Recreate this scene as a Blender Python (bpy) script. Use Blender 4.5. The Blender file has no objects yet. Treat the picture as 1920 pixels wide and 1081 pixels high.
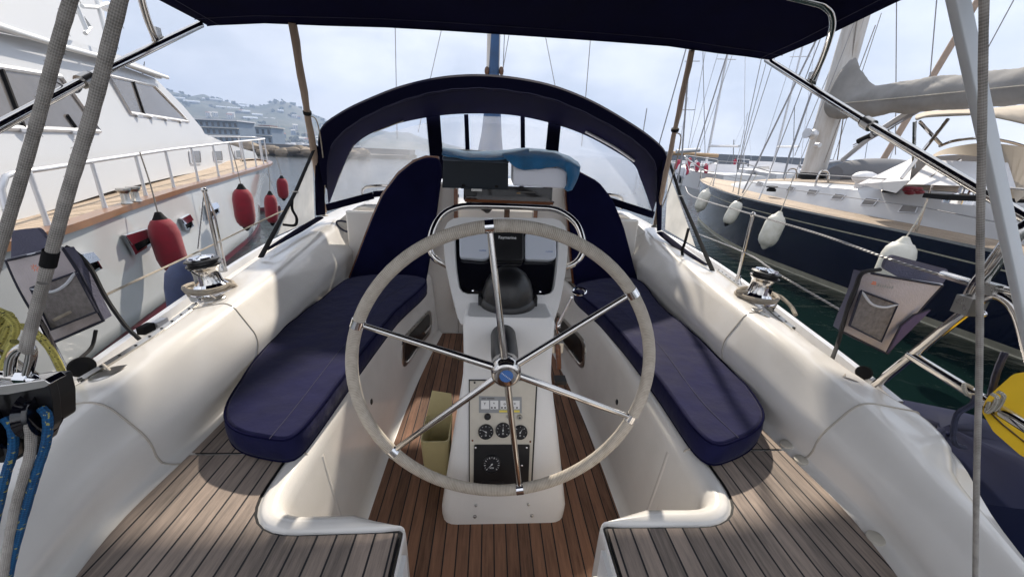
import bpy, math, random
from mathutils import Vector, Matrix, noise
R = math.radians
random.seed(7)
scene = bpy.context.scene
col = scene.collection

# ------------------------------------------------------------------ camera
F = 730.0                                   # focal length in photo pixels (photo is 1920 wide)
PITCH = math.atan(255 / F); YAW = R(4.0); ROLL = R(2.5)
CAM = Vector((-0.055, 0.0, 2.0))

def ray(px, py):
    x = (px - 960) / F; y = (540.5 - py) / F
    c, s = math.cos(ROLL), math.sin(ROLL); x, y = c*x - s*y, s*x + c*y
    fw = math.cos(PITCH) + y*math.sin(PITCH); up = -math.sin(PITCH) + y*math.cos(PITCH)
    c, s = math.cos(YAW), math.sin(YAW)
    return Vector((c*x + s*fw, -s*x + c*fw, up))

def W(px, py, X=None, Y=None, z=None):
    """a point of the place, measured off the photograph at a known X, Y or height"""
    r = ray(px, py)
    t = (X - CAM.x)/r.x if X is not None else (Y/r.y if Y is not None else (z - CAM.z)/r.z)
    return CAM + r*t

def onplane(px, py, p0, n):
    r = ray(px, py)
    return CAM + r*((p0 - CAM).dot(n)/r.dot(n))

cd = bpy.data.cameras.new('camera'); cam = bpy.data.objects.new('camera', cd); col.objects.link(cam)
cd.sensor_width = 36; cd.lens = 36*F/1920; cd.clip_start = 0.02; cd.clip_end = 8000
fwd = ray(960, 540.5).normalized(); right = (ray(1060, 540.5) - ray(860, 540.5)).normalized()
upv = right.cross(fwd).normalized()
cam.matrix_world = Matrix(((right.x, upv.x, -fwd.x, CAM.x), (right.y, upv.y, -fwd.y, CAM.y),
                           (right.z, upv.z, -fwd.z, CAM.z), (0, 0, 0, 1)))
scene.camera = cam

# ------------------------------------------------------------------ light
SUN = Vector((0.26, 1.22, 1.0)).normalized()         # towards the sun
sun_el = math.asin(SUN.z); sun_az = math.atan2(SUN.x, SUN.y)
sl = bpy.data.lights.new('sun', 'SUN'); sl.energy = 4.3; sl.angle = R(1.4); sl.color = (1, .90, .76)
so = bpy.data.objects.new('sun', sl); col.objects.link(so)
so.rotation_euler = SUN.to_track_quat('Z', 'Y').to_euler(); so.location = (0, 0, 30)

w = bpy.data.worlds.new('World'); scene.world = w; w.use_nodes = True
nt = w.node_tree; nt.nodes.clear()
def N(t, k, **kw):
    n = t.nodes.new(k)
    for a, b in kw.items(): setattr(n, a, b)
    return n
out = N(nt, 'ShaderNodeOutputWorld'); bg = N(nt, 'ShaderNodeBackground'); bg.inputs[1].default_value = 0.108
sky = N(nt, 'ShaderNodeTexSky', sky_type='NISHITA', sun_disc=False)
sky.sun_elevation = sun_el; sky.sun_rotation = sun_az; sky.air_density = 1.4; sky.dust_density = 3.0
tc = N(nt, 'ShaderNodeTexCoord'); mp = N(nt, 'ShaderNodeMapping'); mp.inputs['Scale'].default_value = (1, 1, 2.2)
no = N(nt, 'ShaderNodeTexNoise'); no.inputs['Scale'].default_value = 2.6; no.inputs['Detail'].default_value = 7
no.inputs['Roughness'].default_value = .52
cr = N(nt, 'ShaderNodeValToRGB'); cr.color_ramp.elements[0].position = .40; cr.color_ramp.elements[1].position = .66
cr.color_ramp.elements[0].color = (4.7, 5.0, 5.6, 1); cr.color_ramp.elements[1].color = (8.1, 8.15, 8.5, 1)
no2 = N(nt, 'ShaderNodeTexNoise'); no2.inputs['Scale'].default_value = 1.3; no2.inputs['Detail'].default_value = 4
sx = N(nt, 'ShaderNodeSeparateXYZ')
ma = N(nt, 'ShaderNodeMath', operation='MULTIPLY_ADD'); ma.inputs[1].default_value = -.55; ma.inputs[2].default_value = .50
mb = N(nt, 'ShaderNodeMath', operation='MULTIPLY_ADD'); mb.inputs[1].default_value = 1.2; mb.use_clamp = True
base = N(nt, 'ShaderNodeMix', data_type='RGBA'); base.inputs[0].default_value = .84
base.inputs[7].default_value = (6.3, 7.0, 8.0, 1)
mx = N(nt, 'ShaderNodeMix', data_type='RGBA')
L = nt.links.new
L(tc.outputs['Generated'], mp.inputs[0]); L(mp.outputs[0], no.inputs['Vector']); L(no.outputs[0], cr.inputs[0])
L(mp.outputs[0], no2.inputs['Vector']); L(tc.outputs['Generated'], sx.inputs[0]); L(sx.outputs[0], ma.inputs[0])
L(no2.outputs[0], mb.inputs[0]); L(ma.outputs[0], mb.inputs[2])
L(sky.outputs[0], base.inputs[6]); L(mb.outputs[0], mx.inputs[0]); L(base.outputs[2], mx.inputs[6]); L(cr.outputs[0], mx.inputs[7])
L(mx.outputs[2], bg.inputs[0]); L(bg.outputs[0], out.inputs[0])
scene.view_settings.view_transform = 'Standard'; scene.view_settings.look = 'None'
scene.view_settings.exposure = 0.80; scene.view_settings.gamma = 1

# ------------------------------------------------------------------ materials
M = {}
def mat(name, c, rough=.5, metal=0, bump=0, bscale=40, var=0, vscale=6, spec=None, c2=None, coat=0, stretch=None, trans=0, sheen=0, alpha=None, detail=4):
    m = bpy.data.materials.new(name); m.use_nodes = True; t = m.node_tree; b = t.nodes['Principled BSDF']
    b.inputs['Roughness'].default_value = rough; b.inputs['Metallic'].default_value = metal
    b.inputs['Base Color'].default_value = (*c, 1)
    if coat: b.inputs['Coat Weight'].default_value = coat; b.inputs['Coat Roughness'].default_value = .08
    if spec is not None: b.inputs['Specular IOR Level'].default_value = spec
    if sheen: b.inputs['Sheen Weight'].default_value = sheen; b.inputs['Sheen Roughness'].default_value = .4
    if trans: b.inputs['Transmission Weight'].default_value = trans
    if alpha is not None: b.inputs['Alpha'].default_value = alpha
    tcn = N(t, 'ShaderNodeTexCoord'); src = tcn.outputs['Object']
    if stretch:
        mpn = N(t, 'ShaderNodeMapping'); mpn.inputs['Scale'].default_value = stretch; t.links.new(src, mpn.inputs[0]); src = mpn.outputs[0]
    if var:
        n1 = N(t, 'ShaderNodeTexNoise'); n1.inputs['Scale'].default_value = vscale; n1.inputs['Detail'].default_value = 6; n1.inputs['Roughness'].default_value = .6
        t.links.new(src, n1.inputs['Vector'])
        r = N(t, 'ShaderNodeValToRGB'); r.color_ramp.elements[0].position = .3; r.color_ramp.elements[1].position = .72
        a = c2 if c2 else tuple(v*(1 - var) for v in c)
        r.color_ramp.elements[0].color = (*a, 1); r.color_ramp.elements[1].color = (*c, 1)
        t.links.new(n1.outputs[0], r.inputs[0]); t.links.new(r.outputs[0], b.inputs['Base Color'])
        rr = N(t, 'ShaderNodeMapRange'); rr.inputs[3].default_value = max(.02, rough*.8); rr.inputs[4].default_value = min(1, rough*1.25)
        t.links.new(n1.outputs[0], rr.inputs[0]); t.links.new(rr.outputs[0], b.inputs['Roughness'])
    if bump:
        n2 = N(t, 'ShaderNodeTexNoise'); n2.inputs['Scale'].default_value = bscale; n2.inputs['Detail'].default_value = detail
        bp = N(t, 'ShaderNodeBump'); bp.inputs['Strength'].default_value = bump; bp.inputs['Distance'].default_value = .01
        t.links.new(src, n2.inputs['Vector']); t.links.new(n2.outputs[0], bp.inputs['Height']); t.links.new(bp.outputs[0], b.inputs['Normal'])
    M[name] = m; return m

mat('gelcoat', (.80, .775, .74), .20, var=.13, vscale=3.2, bump=.03, bscale=5, coat=.3)
mat('gelcoat_dull', (.80, .795, .79), .35, var=.10, vscale=3, bump=.03, bscale=9)
mat('groove_shade', (.42, .38, .33), .6)  # bead for caulked joints and slits, groove shadow put into its beige-grey colour
mat('black_caulk', (.012, .012, .014), .6)
mat('steel', (.62, .60, .58), .10, 1, var=.15, vscale=9)
mat('steel_dull', (.50, .49, .47), .28, 1, var=.2, vscale=14)
mat('chrome', (.78, .78, .80), .05, 1)
mat('alu', (.62, .63, .66), .42, .6, var=.12, vscale=12, bump=.05, bscale=120)
mat('alu_white', (.62, .64, .66), .4, .25, var=.1, vscale=10)
mat('navy_canvas', (.0065, .0068, .032), .95, spec=.03, bump=.25, bscale=500, var=.35, vscale=5)
mat('navy_dark', (.0045, .0045, .016), .95, spec=.04, bump=.2, bscale=300)
mat('stitch', (.035, .035, .075), .8)
mat('cushion_blue', (.011, .012, .055), .85, spec=.12, bump=1.0, bscale=8, detail=9, sheen=.08, var=.4, vscale=7)
mat('black_plastic', (.012, .012, .014), .35, var=.3, vscale=20)
mat('black_gloss', (.006, .006, .010), .08, coat=.5)
mat('dark_glass', (.008, .008, .009), .25, spec=.25)
mat('cover_white', (.58, .62, .70), .42, bump=.03, bscale=60)
mat('box_white', (.78, .80, .88), .38, var=.06, vscale=5)
mat('box_dark', (.014, .020, .028), .5, spec=.25, bump=.08, bscale=90, var=.25, vscale=8)
mat('box_lid', (.09, .11, .14), .4, bump=.05, bscale=90)
mat('towel_blue', (.02, .20, .46), .95, bump=.9, bscale=320, sheen=.5, var=.4, vscale=16)
mat('wood_varnish', (.22, .075, .028), .18, coat=.7, var=.5, vscale=9, stretch=(1, 12, 12))
mat('wood_brown', (.10, .045, .022), .4, var=.4, vscale=9)
mat('wood_light', (.52, .34, .18), .5, var=.35, vscale=8)
mat('tan_cover', (.36, .27, .21), .75, bump=.3, bscale=140, var=.2, vscale=10)
mat('gauge_face', (.015, .015, .018), .3)
mat('print_white', (.75, .75, .75), .5)
mat('print_blue', (.06, .16, .42), .5)
mat('print_yellow', (.75, .62, .10), .5)
mat('print_grey', (.28, .29, .30), .5)
mat('print_orange', (.75, .18, .06), .6)
mat('gold', (.70, .42, .10), .35, .6)
mat('panel_white', (.62, .58, .50), .45, var=.15, vscale=14)
mat('bucket', (.60, .52, .28), .5, var=.15, vscale=6)
mat('fender_red', (.27, .010, .026), .9, bump=.6, bscale=260, sheen=.3, var=.3, vscale=8)
mat('fender_white', (.66, .65, .60), .38, var=.25, vscale=9, c2=(.48, .47, .40))
mat('fender_blue', (.05, .07, .16), .6, var=.4, vscale=12)
mat('bag_grey', (.50, .45, .47), .85, bump=.3, bscale=160, var=.25, vscale=9, sheen=.2)
mat('bag_slate', (.12, .12, .18), .85, bump=.3, bscale=160, var=.25, vscale=9)
mat('bag_purple', (.10, .075, .17), .85, bump=.3, bscale=160, var=.25, vscale=9)
mat('bag_piping', (.012, .013, .03), .7)
mat('bag_trim', (.5, .52, .58), .6)
mat('yellow_vinyl', (.80, .50, .02), .4, var=.15, vscale=6, bump=.1, bscale=12)
mat('blue_vinyl', (.003, .006, .030), .75, spec=.15, var=.3, vscale=6, bump=.1, bscale=10)
mat('white_canvas', (.60, .60, .62), .75, bump=.15, bscale=30)
mat('beige_canvas', (.42, .36, .29), .85, bump=.2, bscale=6, var=.15, vscale=2)
mat('grey_cover', (.25, .245, .24), .88, bump=.35, bscale=5, var=.3, vscale=3, detail=6)
mat('dinghy_grey', (.15, .155, .17), .7, var=.2, vscale=3)
mat('hull_white', (.72, .73, .74), .16, coat=.5, var=.06, vscale=1.2)
mat('hull_grey', (.56, .58, .60), .10, coat=.6, var=.16, vscale=.9, bump=.05, bscale=1.4)
mat('hull_navy', (.006, .010, .032), .10, coat=.5)
mat('boot_red', (.10, .008, .02), .3)
mat('boot_white', (.55, .53, .42), .4, var=.3, vscale=6)
mat('house_white', (.50, .515, .54), .3, var=.05, vscale=1, coat=.2)
mat('pane_grey', (.15, .14, .135), .12, var=.25, vscale=2.5, coat=.3)
mat('pane_dark', (.04, .045, .05), .1, coat=.4)
mat('cap_wood', (.27, .135, .065), .3, var=.35, vscale=5, coat=.4)
mat('rubber', (.009, .009, .010), .85, spec=.2)
mat('mast_paint', (.60, .60, .60), .4, var=.35, vscale=3, stretch=(3, 3, .5), c2=(.42, .38, .34))
mat('blue_cover', (.03, .09, .22), .7, var=.5, vscale=8, bump=.3, bscale=20)
mat('concrete', (.13, .135, .145), .9, var=.3, vscale=.25, bump=.3, bscale=2)
mat('rock', (.30, .24, .17), .95, var=.5, vscale=.5, bump=.8, bscale=2.5, c2=(.16, .13, .10))
mat('rock_wet', (.05, .045, .04), .7)
mat('tile_roof', (.30, .13, .08), .9)
mat('facade_blue', (.24, .30, .38), .8, var=.15, vscale=.4)
mat('facade_pale', (.62, .60, .56), .8)
mat('greenhouse', (.75, .78, .80), .4)
mat('far_white', (.72, .72, .74), .4)
mat('far_red', (.42, .03, .07), .7)
mat('skin', (.42, .24, .16), .6)
mat('hill_green', (.030, .050, .026), .95, var=.7, vscale=.03, c2=(.11, .105, .07), bump=1, bscale=.2)
mat('rope_grey', (.36, .33, .30), .95, bump=1, bscale=170, var=.45, vscale=45)

def teak(name, c, c2, pitch=.043, seam=.0045, axis=0, off=0.0, coords='Geometry'):
    m = bpy.data.materials.new(name); m.use_nodes = True; t = m.node_tree; b = t.nodes['Principled BSDF']; l = t.links.new
    g = N(t, 'ShaderNodeNewGeometry'); s = N(t, 'ShaderNodeSeparateXYZ'); l(g.outputs['Position'], s.inputs[0])
    ad = N(t, 'ShaderNodeMath', operation='ADD'); ad.inputs[1].default_value = off + 10*pitch; l(s.outputs[axis], ad.inputs[0])
    dv = N(t, 'ShaderNodeMath', operation='DIVIDE'); dv.inputs[1].default_value = pitch; l(ad.outputs[0], dv.inputs[0])
    fl = N(t, 'ShaderNodeMath', operation='FLOOR'); l(dv.outputs[0], fl.inputs[0])
    fr = N(t, 'ShaderNodeMath', operation='FRACT'); l(dv.outputs[0], fr.inputs[0])
    wn = N(t, 'ShaderNodeTexWhiteNoise', noise_dimensions='1D'); l(fl.outputs[0], wn.inputs['W'])
    mpn = N(t, 'ShaderNodeMapping'); mpn.inputs['Scale'].default_value = (14, 1.0, 8) if axis == 0 else (1, 14, 8)
    l(g.outputs['Position'], mpn.inputs[0])
    cb = N(t, 'ShaderNodeVectorMath', operation='ADD'); l(mpn.outputs[0], cb.inputs[0])
    c3 = N(t, 'ShaderNodeCombineXYZ'); sc = N(t, 'ShaderNodeMath', operation='MULTIPLY'); sc.inputs[1].default_value = 37
    l(wn.outputs[0], sc.inputs[0]); l(sc.outputs[0], c3.inputs[1]); l(c3.outputs[0], cb.inputs[1])
    n1 = N(t, 'ShaderNodeTexNoise'); n1.inputs['Scale'].default_value = 7; n1.inputs['Detail'].default_value = 8; n1.inputs['Roughness'].default_value = .72
    l(cb.outputs[0], n1.inputs['Vector'])
    n3 = N(t, 'ShaderNodeTexNoise'); n3.inputs['Scale'].default_value = 3.5; n3.inputs['Detail'].default_value = 3; l(g.outputs['Position'], n3.inputs['Vector'])
    a1 = N(t, 'ShaderNodeMath', operation='MULTIPLY_ADD'); a1.inputs[1].default_value = .28; l(wn.outputs[0], a1.inputs[0]); l(n1.outputs[0], a1.inputs[2])
    a2 = N(t, 'ShaderNodeMath', operation='MULTIPLY_ADD'); a2.inputs[1].default_value = .35; l(n3.outputs[0], a2.inputs[0]); l(a1.outputs[0], a2.inputs[2])
    r = N(t, 'ShaderNodeValToRGB'); r.color_ramp.elements[0].position = .58; r.color_ramp.elements[1].position = 1.02
    r.color_ramp.elements[0].color = (*c2, 1); r.color_ramp.elements[1].color = (*c, 1); l(a2.outputs[0], r.inputs[0])
    lt = N(t, 'ShaderNodeMath', operation='LESS_THAN'); lt.inputs[1].default_value = seam/pitch; l(fr.outputs[0], lt.inputs[0])
    mxn = N(t, 'ShaderNodeMix', data_type='RGBA'); mxn.inputs[7].default_value = (.010, .010, .013, 1)
    l(lt.outputs[0], mxn.inputs[0]); l(r.outputs[0], mxn.inputs[6]); l(mxn.outputs[2], b.inputs['Base Color'])
    hs = N(t, 'ShaderNodeMath', operation='MULTIPLY_ADD'); hs.inputs[1].default_value = -1.2; l(lt.outputs[0], hs.inputs[0]); l(n1.outputs[0], hs.inputs[2])
    bp = N(t, 'ShaderNodeBump'); bp.inputs['Strength'].default_value = .55; bp.inputs['Distance'].default_value = .003
    l(hs.outputs[0], bp.inputs['Height']); l(bp.outputs[0], b.inputs['Normal'])
    b.inputs['Roughness'].default_value = .78
    M[name] = m
teak('teak_weathered', (.34, .27, .225), (.14, .115, .10))
teak('teak_brown', (.30, .155, .095), (.115, .060, .038), off=.012)
teak('teak_pale', (.48, .39, .30), (.30, .23, .17), pitch=.065, seam=.006)

def braid(name, c, c2, freq=90, around=4, bump=1.0, rough=.85, both=True, speck=None):
    """rope: strands that wind round the tube (u along the rope in metres, v once round)"""
    m = bpy.data.materials.new(name); m.use_nodes = True; t = m.node_tree; b = t.nodes['Principled BSDF']; l = t.links.new
    uv = N(t, 'ShaderNodeUVMap'); s = N(t, 'ShaderNodeSeparateXYZ'); l(uv.outputs[0], s.inputs[0])
    def wave(sign):
        a = N(t, 'ShaderNodeMath', operation='MULTIPLY'); a.inputs[1].default_value = freq*2*math.pi; l(s.outputs[0], a.inputs[0])
        bb = N(t, 'ShaderNodeMath', operation='MULTIPLY_ADD'); bb.inputs[1].default_value = sign*around*2*math.pi; l(s.outputs[1], bb.inputs[0]); l(a.outputs[0], bb.inputs[2])
        c_ = N(t, 'ShaderNodeMath', operation='SINE'); l(bb.outputs[0], c_.inputs[0]); return c_
    h = wave(1).outputs[0]
    if both:
        mm = N(t, 'ShaderNodeMath', operation='MULTIPLY'); l(h, mm.inputs[0]); l(wave(-1).outputs[0], mm.inputs[1]); h = mm.outputs[0]
    mr = N(t, 'ShaderNodeMapRange'); mr.inputs[1].default_value = -1; l(h, mr.inputs[0])
    tcn = N(t, 'ShaderNodeTexCoord'); n1 = N(t, 'ShaderNodeTexNoise'); n1.inputs['Scale'].default_value = 45; n1.inputs['Detail'].default_value = 6; l(tcn.outputs['Object'], n1.inputs['Vector'])
    ad = N(t, 'ShaderNodeMath', operation='MULTIPLY_ADD'); ad.inputs[1].default_value = .5; l(mr.outputs[0], ad.inputs[0]); l(n1.outputs[0], ad.inputs[2])
    r = N(t, 'ShaderNodeValToRGB'); r.color_ramp.elements[0].position = .38; r.color_ramp.elements[1].position = .95
    r.color_ramp.elements[0].color = (*c2, 1); r.color_ramp.elements[1].color = (*c, 1); l(ad.outputs[0], r.inputs[0])
    src = r.outputs[0]
    if speck:
        n4 = N(t, 'ShaderNodeTexNoise'); n4.inputs['Scale'].default_value = 160; l(tcn.outputs['Object'], n4.inputs['Vector'])
        gt = N(t, 'ShaderNodeMath', operation='GREATER_THAN'); gt.inputs[1].default_value = .64; l(n4.outputs[0], gt.inputs[0])
        mxx = N(t, 'ShaderNodeMix', data_type='RGBA'); mxx.inputs[7].default_value = (*speck, 1); l(gt.outputs[0], mxx.inputs[0]); l(src, mxx.inputs[6]); src = mxx.outputs[2]
    l(src, b.inputs['Base Color']); b.inputs['Roughness'].default_value = rough
    bp = N(t, 'ShaderNodeBump'); bp.inputs['Strength'].default_value = bump; bp.inputs['Distance'].default_value = .003
    l(mr.outputs[0], bp.inputs['Height']); l(bp.outputs[0], b.inputs['Normal'])
    M[name] = m
braid('wheel_cord', (.60, .55, .48), (.38, .33, .27), freq=190, around=0, both=False, bump=.5)
braid('rope_worn', (.44, .41, .38), (.17, .16, .145), freq=170, around=9, bump=.35)
braid('rope_beige', (.48, .43, .36), (.24, .20, .16), freq=190, around=3, bump=.6)
braid('rope_white', (.62, .58, .50), (.32, .29, .24), freq=130, around=3)
braid('rope_blue', (.008, .10, .25), (.005, .045, .13), freq=110, around=4, bump=.4, speck=(.35, .33, .12))
braid('rope_yellow', (.62, .56, .16), (.22, .20, .05), freq=110, around=3, speck=(.02, .02, .02))
braid('rope_black', (.03, .03, .035), (.01, .01, .012), freq=150, around=3)
braid('rope_navy', (.04, .045, .09), (.012, .014, .03), freq=150, around=3)
braid('wire', (.34, .34, .36), (.14, .14, .15), freq=60, around=2, both=False, rough=.4)

def vinyl(name, tint, dif, k):
    m = bpy.data.materials.new(name); m.use_nodes = True; t = m.node_tree; t.nodes.clear(); l = t.links.new
    o = N(t, 'ShaderNodeOutputMaterial'); tr = N(t, 'ShaderNodeBsdfTransparent'); tr.inputs[0].default_value = (*tint, 1)
    d = N(t, 'ShaderNodeBsdfTranslucent'); d.inputs[0].default_value = (*dif, 1); g = N(t, 'ShaderNodeBsdfGlossy'); g.inputs[1].default_value = .12
    tcn = N(t, 'ShaderNodeTexCoord'); n1 = N(t, 'ShaderNodeTexNoise'); n1.inputs['Scale'].default_value = 3.0; n1.inputs['Detail'].default_value = 4
    l(tcn.outputs['Object'], n1.inputs['Vector']); mr = N(t, 'ShaderNodeMapRange'); mr.inputs[1].default_value = .3; mr.inputs[2].default_value = .7
    mr.inputs[3].default_value = k*.6; mr.inputs[4].default_value = k*1.3; l(n1.outputs[0], mr.inputs[0])
    m1 = N(t, 'ShaderNodeMixShader'); l(mr.outputs[0], m1.inputs[0]); l(tr.outputs[0], m1.inputs[1]); l(d.outputs[0], m1.inputs[2])
    m2 = N(t, 'ShaderNodeMixShader'); m2.inputs[0].default_value = .06; l(m1.outputs[0], m2.inputs[1]); l(g.outputs[0], m2.inputs[2]); l(m2.outputs[0], o.inputs[0])
    M[name] = m
vinyl('clear_vinyl', (.95, .96, .98), (.80, .84, .92), .26)
vinyl('milky_vinyl', (.9, .9, .88), (.90, .86, .78), .75)
mat('mesh_net', (.34, .31, .31), .9, bump=1, bscale=420, var=.5, vscale=60)

def water_mat():
    m = bpy.data.materials.new('sea'); m.use_nodes = True; t = m.node_tree; b = t.nodes['Principled BSDF']; l = t.links.new
    b.inputs['Base Color'].default_value = (.003, .010, .0088, 1); b.inputs['Roughness'].default_value = .06; b.inputs['IOR'].default_value = 1.33
    g = N(t, 'ShaderNodeNewGeometry')
    n1 = N(t, 'ShaderNodeTexNoise'); n1.inputs['Scale'].default_value = 2.6; n1.inputs['Detail'].default_value = 5; n1.inputs['Distortion'].default_value = .6
    mpn = N(t, 'ShaderNodeMapping'); mpn.inputs['Scale'].default_value = (1, 1.7, 1); l(g.outputs['Position'], mpn.inputs[0]); l(mpn.outputs[0], n1.inputs['Vector'])
    n2 = N(t, 'ShaderNodeTexNoise'); n2.inputs['Scale'].default_value = .35; n2.inputs['Detail'].default_value = 3; l(mpn.outputs[0], n2.inputs['Vector'])
    ad = N(t, 'ShaderNodeMath', operation='MULTIPLY_ADD'); ad.inputs[1].default_value = 2.0; l(n2.outputs[0], ad.inputs[0]); l(n1.outputs[0], ad.inputs[2])
    bp = N(t, 'ShaderNodeBump'); bp.inputs['Strength'].default_value = .55; bp.inputs['Distance'].default_value = .05
    l(ad.outputs[0], bp.inputs['Height']); l(bp.outputs[0], b.inputs['Normal']); M['sea'] = m
water_mat()

# ------------------------------------------------------------------ geometry helpers
class G:
    """collects faces for ONE mesh object"""
    def __init__(s): s.v = []; s.f = []; s.m = []; s.uv = {}; s.mats = []; s.cur = 0
    def use(s, name):
        if name not in s.mats: s.mats.append(name)
        s.cur = s.mats.index(name); return s
    def add(s, vs, fs, uvs=None):
        b = len(s.v); s.v += [Vector(p) for p in vs]
        for i, f in enumerate(fs):
            if uvs: s.uv[len(s.f)] = uvs[i]
            s.f.append([b + k for k in f]); s.m.append(s.cur)
        return s
    def grid(s, rows, closeu=False, closev=False, flip=False):
        n = len(rows); k = len(rows[0]); vs = [p for r in rows for p in r]; fs = []
        for i in range(n if closev else n - 1):
            for j in range(k if closeu else k - 1):
                a, b, c, d = i*k + j, i*k + (j+1) % k, ((i+1) % n)*k + (j+1) % k, ((i+1) % n)*k + j
                fs.append([d, c, b, a] if flip else [a, b, c, d])
        return s.add(vs, fs)
    def poly(s, pts, flip=False):
        return s.add(pts, [list(range(len(pts)))[::-1] if flip else list(range(len(pts)))])
    def prism(s, pts, d):
        """solid from outline pts pushed by vector d"""
        d = Vector(d); n = len(pts); a = [Vector(p) for p in pts]; b = [p + d for p in a]
        fs = [list(range(n)), list(range(2*n - 1, n - 1, -1))] + [[i, n + i, n + (i+1) % n, (i+1) % n] for i in range(n)]
        return s.add(a + b, fs)
    def box(s, c, sz, rz=0, m=None):
        hx, hy, hz = [q/2 for q in sz]; c = Vector(c)
        vs = [Vector((x*hx, y*hy, z*hz)) for z in (-1, 1) for y in (-1, 1) for x in (-1, 1)]
        rm = m if m is not None else Matrix.Rotation(rz, 3, 'Z')
        return s.add([c + rm @ p for p in vs], [[0, 2, 3, 1], [4, 5, 7, 6], [0, 1, 5, 4], [2, 6, 7, 3], [0, 4, 6, 2], [1, 3, 7, 5]])
    def tube(s, path, r, seg=10, closed=False, cap=True, flat=1.0):
        P = [Vector(p) for p in path]; n = len(P); rr = r if isinstance(r, (list, tuple)) else [r]*n
        T = []
        for i in range(n):
            a = P[(i-1) % n] if (closed or i > 0) else P[i]; b = P[(i+1) % n] if (closed or i < n-1) else P[i]
            T.append((b - a).normalized())
        nrm = T[0].orthogonal().normalized() if abs(T[0].z) > .9 else T[0].cross(Vector((0, 0, 1))).normalized()
        vs = []; Ls = [0]
        for i in range(n):
            if i: Ls.append(Ls[-1] + (P[i] - P[i-1]).length)
            nrm = (nrm - T[i]*nrm.dot(T[i])).normalized(); bi = T[i].cross(nrm)
            for j in range(seg):
                a = 2*math.pi*j/seg; vs.append(P[i] + (nrm*math.cos(a) + bi*math.sin(a)*flat)*rr[i])
        if closed: Ls.append(Ls[-1] + (P[0] - P[-1]).length)
        fs = []; uvs = []
        for i in range(n if closed else n-1):
            for j in range(seg):
                k = (j+1) % seg; i2 = (i+1) % n
                fs.append([i*seg + j, i*seg + k, i2*seg + k, i2*seg + j])
                u0, u1, v0, v1 = Ls[i], Ls[i+1], j/seg, (j+1)/seg; uvs.append([(u0, v0), (u0, v1), (u1, v1), (u1, v0)])
        s.add(vs, fs, uvs)
        if cap and not closed:
            b = len(s.v) - len(vs)
            s.f.append([b + j for j in range(seg)][::-1]); s.m.append(s.cur)
            s.f.append([b + (n-1)*seg + j for j in range(seg)]); s.m.append(s.cur)
        return s
    def lathe(s, prof, c, axis=(0, 0, 1), seg=28, cap=True):
        ax = Vector(axis).normalized(); u = ax.orthogonal().normalized(); v = ax.cross(u); c = Vector(c)
        rows = [[c + ax*h + (u*math.cos(2*math.pi*j/seg) + v*math.sin(2*math.pi*j/seg))*r for j in range(seg)] for r, h in prof]
        s.grid(rows, closeu=True)
        if cap:
            if prof[0][0] > 1e-4: s.poly(rows[0], True)
            if prof[-1][0] > 1e-4: s.poly(rows[-1])
        return s
    def ball(s, c, r, sc=(1, 1, 1), seg=14):
        c = Vector(c); rows = []
        for i in range(seg//2 + 1):
            t = math.pi*i/(seg//2); rows.append([c + Vector((math.sin(t)*math.cos(2*math.pi*j/seg)*r*sc[0], math.sin(t)*math.sin(2*math.pi*j/seg)*r*sc[1], math.cos(t)*r*sc[2])) for j in range(seg)])
        return s.grid(rows, closeu=True, flip=True)

def cr(pts, k=6, closed=False):
    """Catmull-Rom curve through pts"""
    P = [Vector(p) for p in pts]; n = len(P); o = []
    for i in range(n if closed else n-1):
        if closed: a, b, c, d = P[i-1], P[i], P[(i+1) % n], P[(i+2) % n]
        else: b, c = P[i], P[i+1]; a = P[i-1] if i else b*2 - c; d = P[i+2] if i+2 < n else c*2 - b
        for q in range(k):
            t = q/k; o.append(.5*((2*b) + (c-a)*t + (2*a - 5*b + 4*c - d)*t*t + (3*b - a - 3*c + d)*t**3))
    if not closed: o.append(P[-1])
    return o

def rnd(pts, rad, k=4, closed=True):
    """round the corners of a polyline"""
    P = [Vector(p) for p in pts]; n = len(P); o = []
    for i in range(n):
        if not closed and i in (0, n-1): o.append(P[i]); continue
        r = rad[i] if isinstance(rad, (list, tuple)) else rad
        a, b, c = P[i-1], P[i], P[(i+1) % n]
        if r <= 0: o.append(b); continue
        r1 = min(r, (a-b).length*.48); r2 = min(r, (c-b).length*.48); p = b + (a-b).normalized()*r1; q = b + (c-b).normalized()*r2
        for j in range(k+1): t = j/k; o.append((1-t)**2*p + 2*t*(1-t)*b + t*t*q)
    return o

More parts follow.
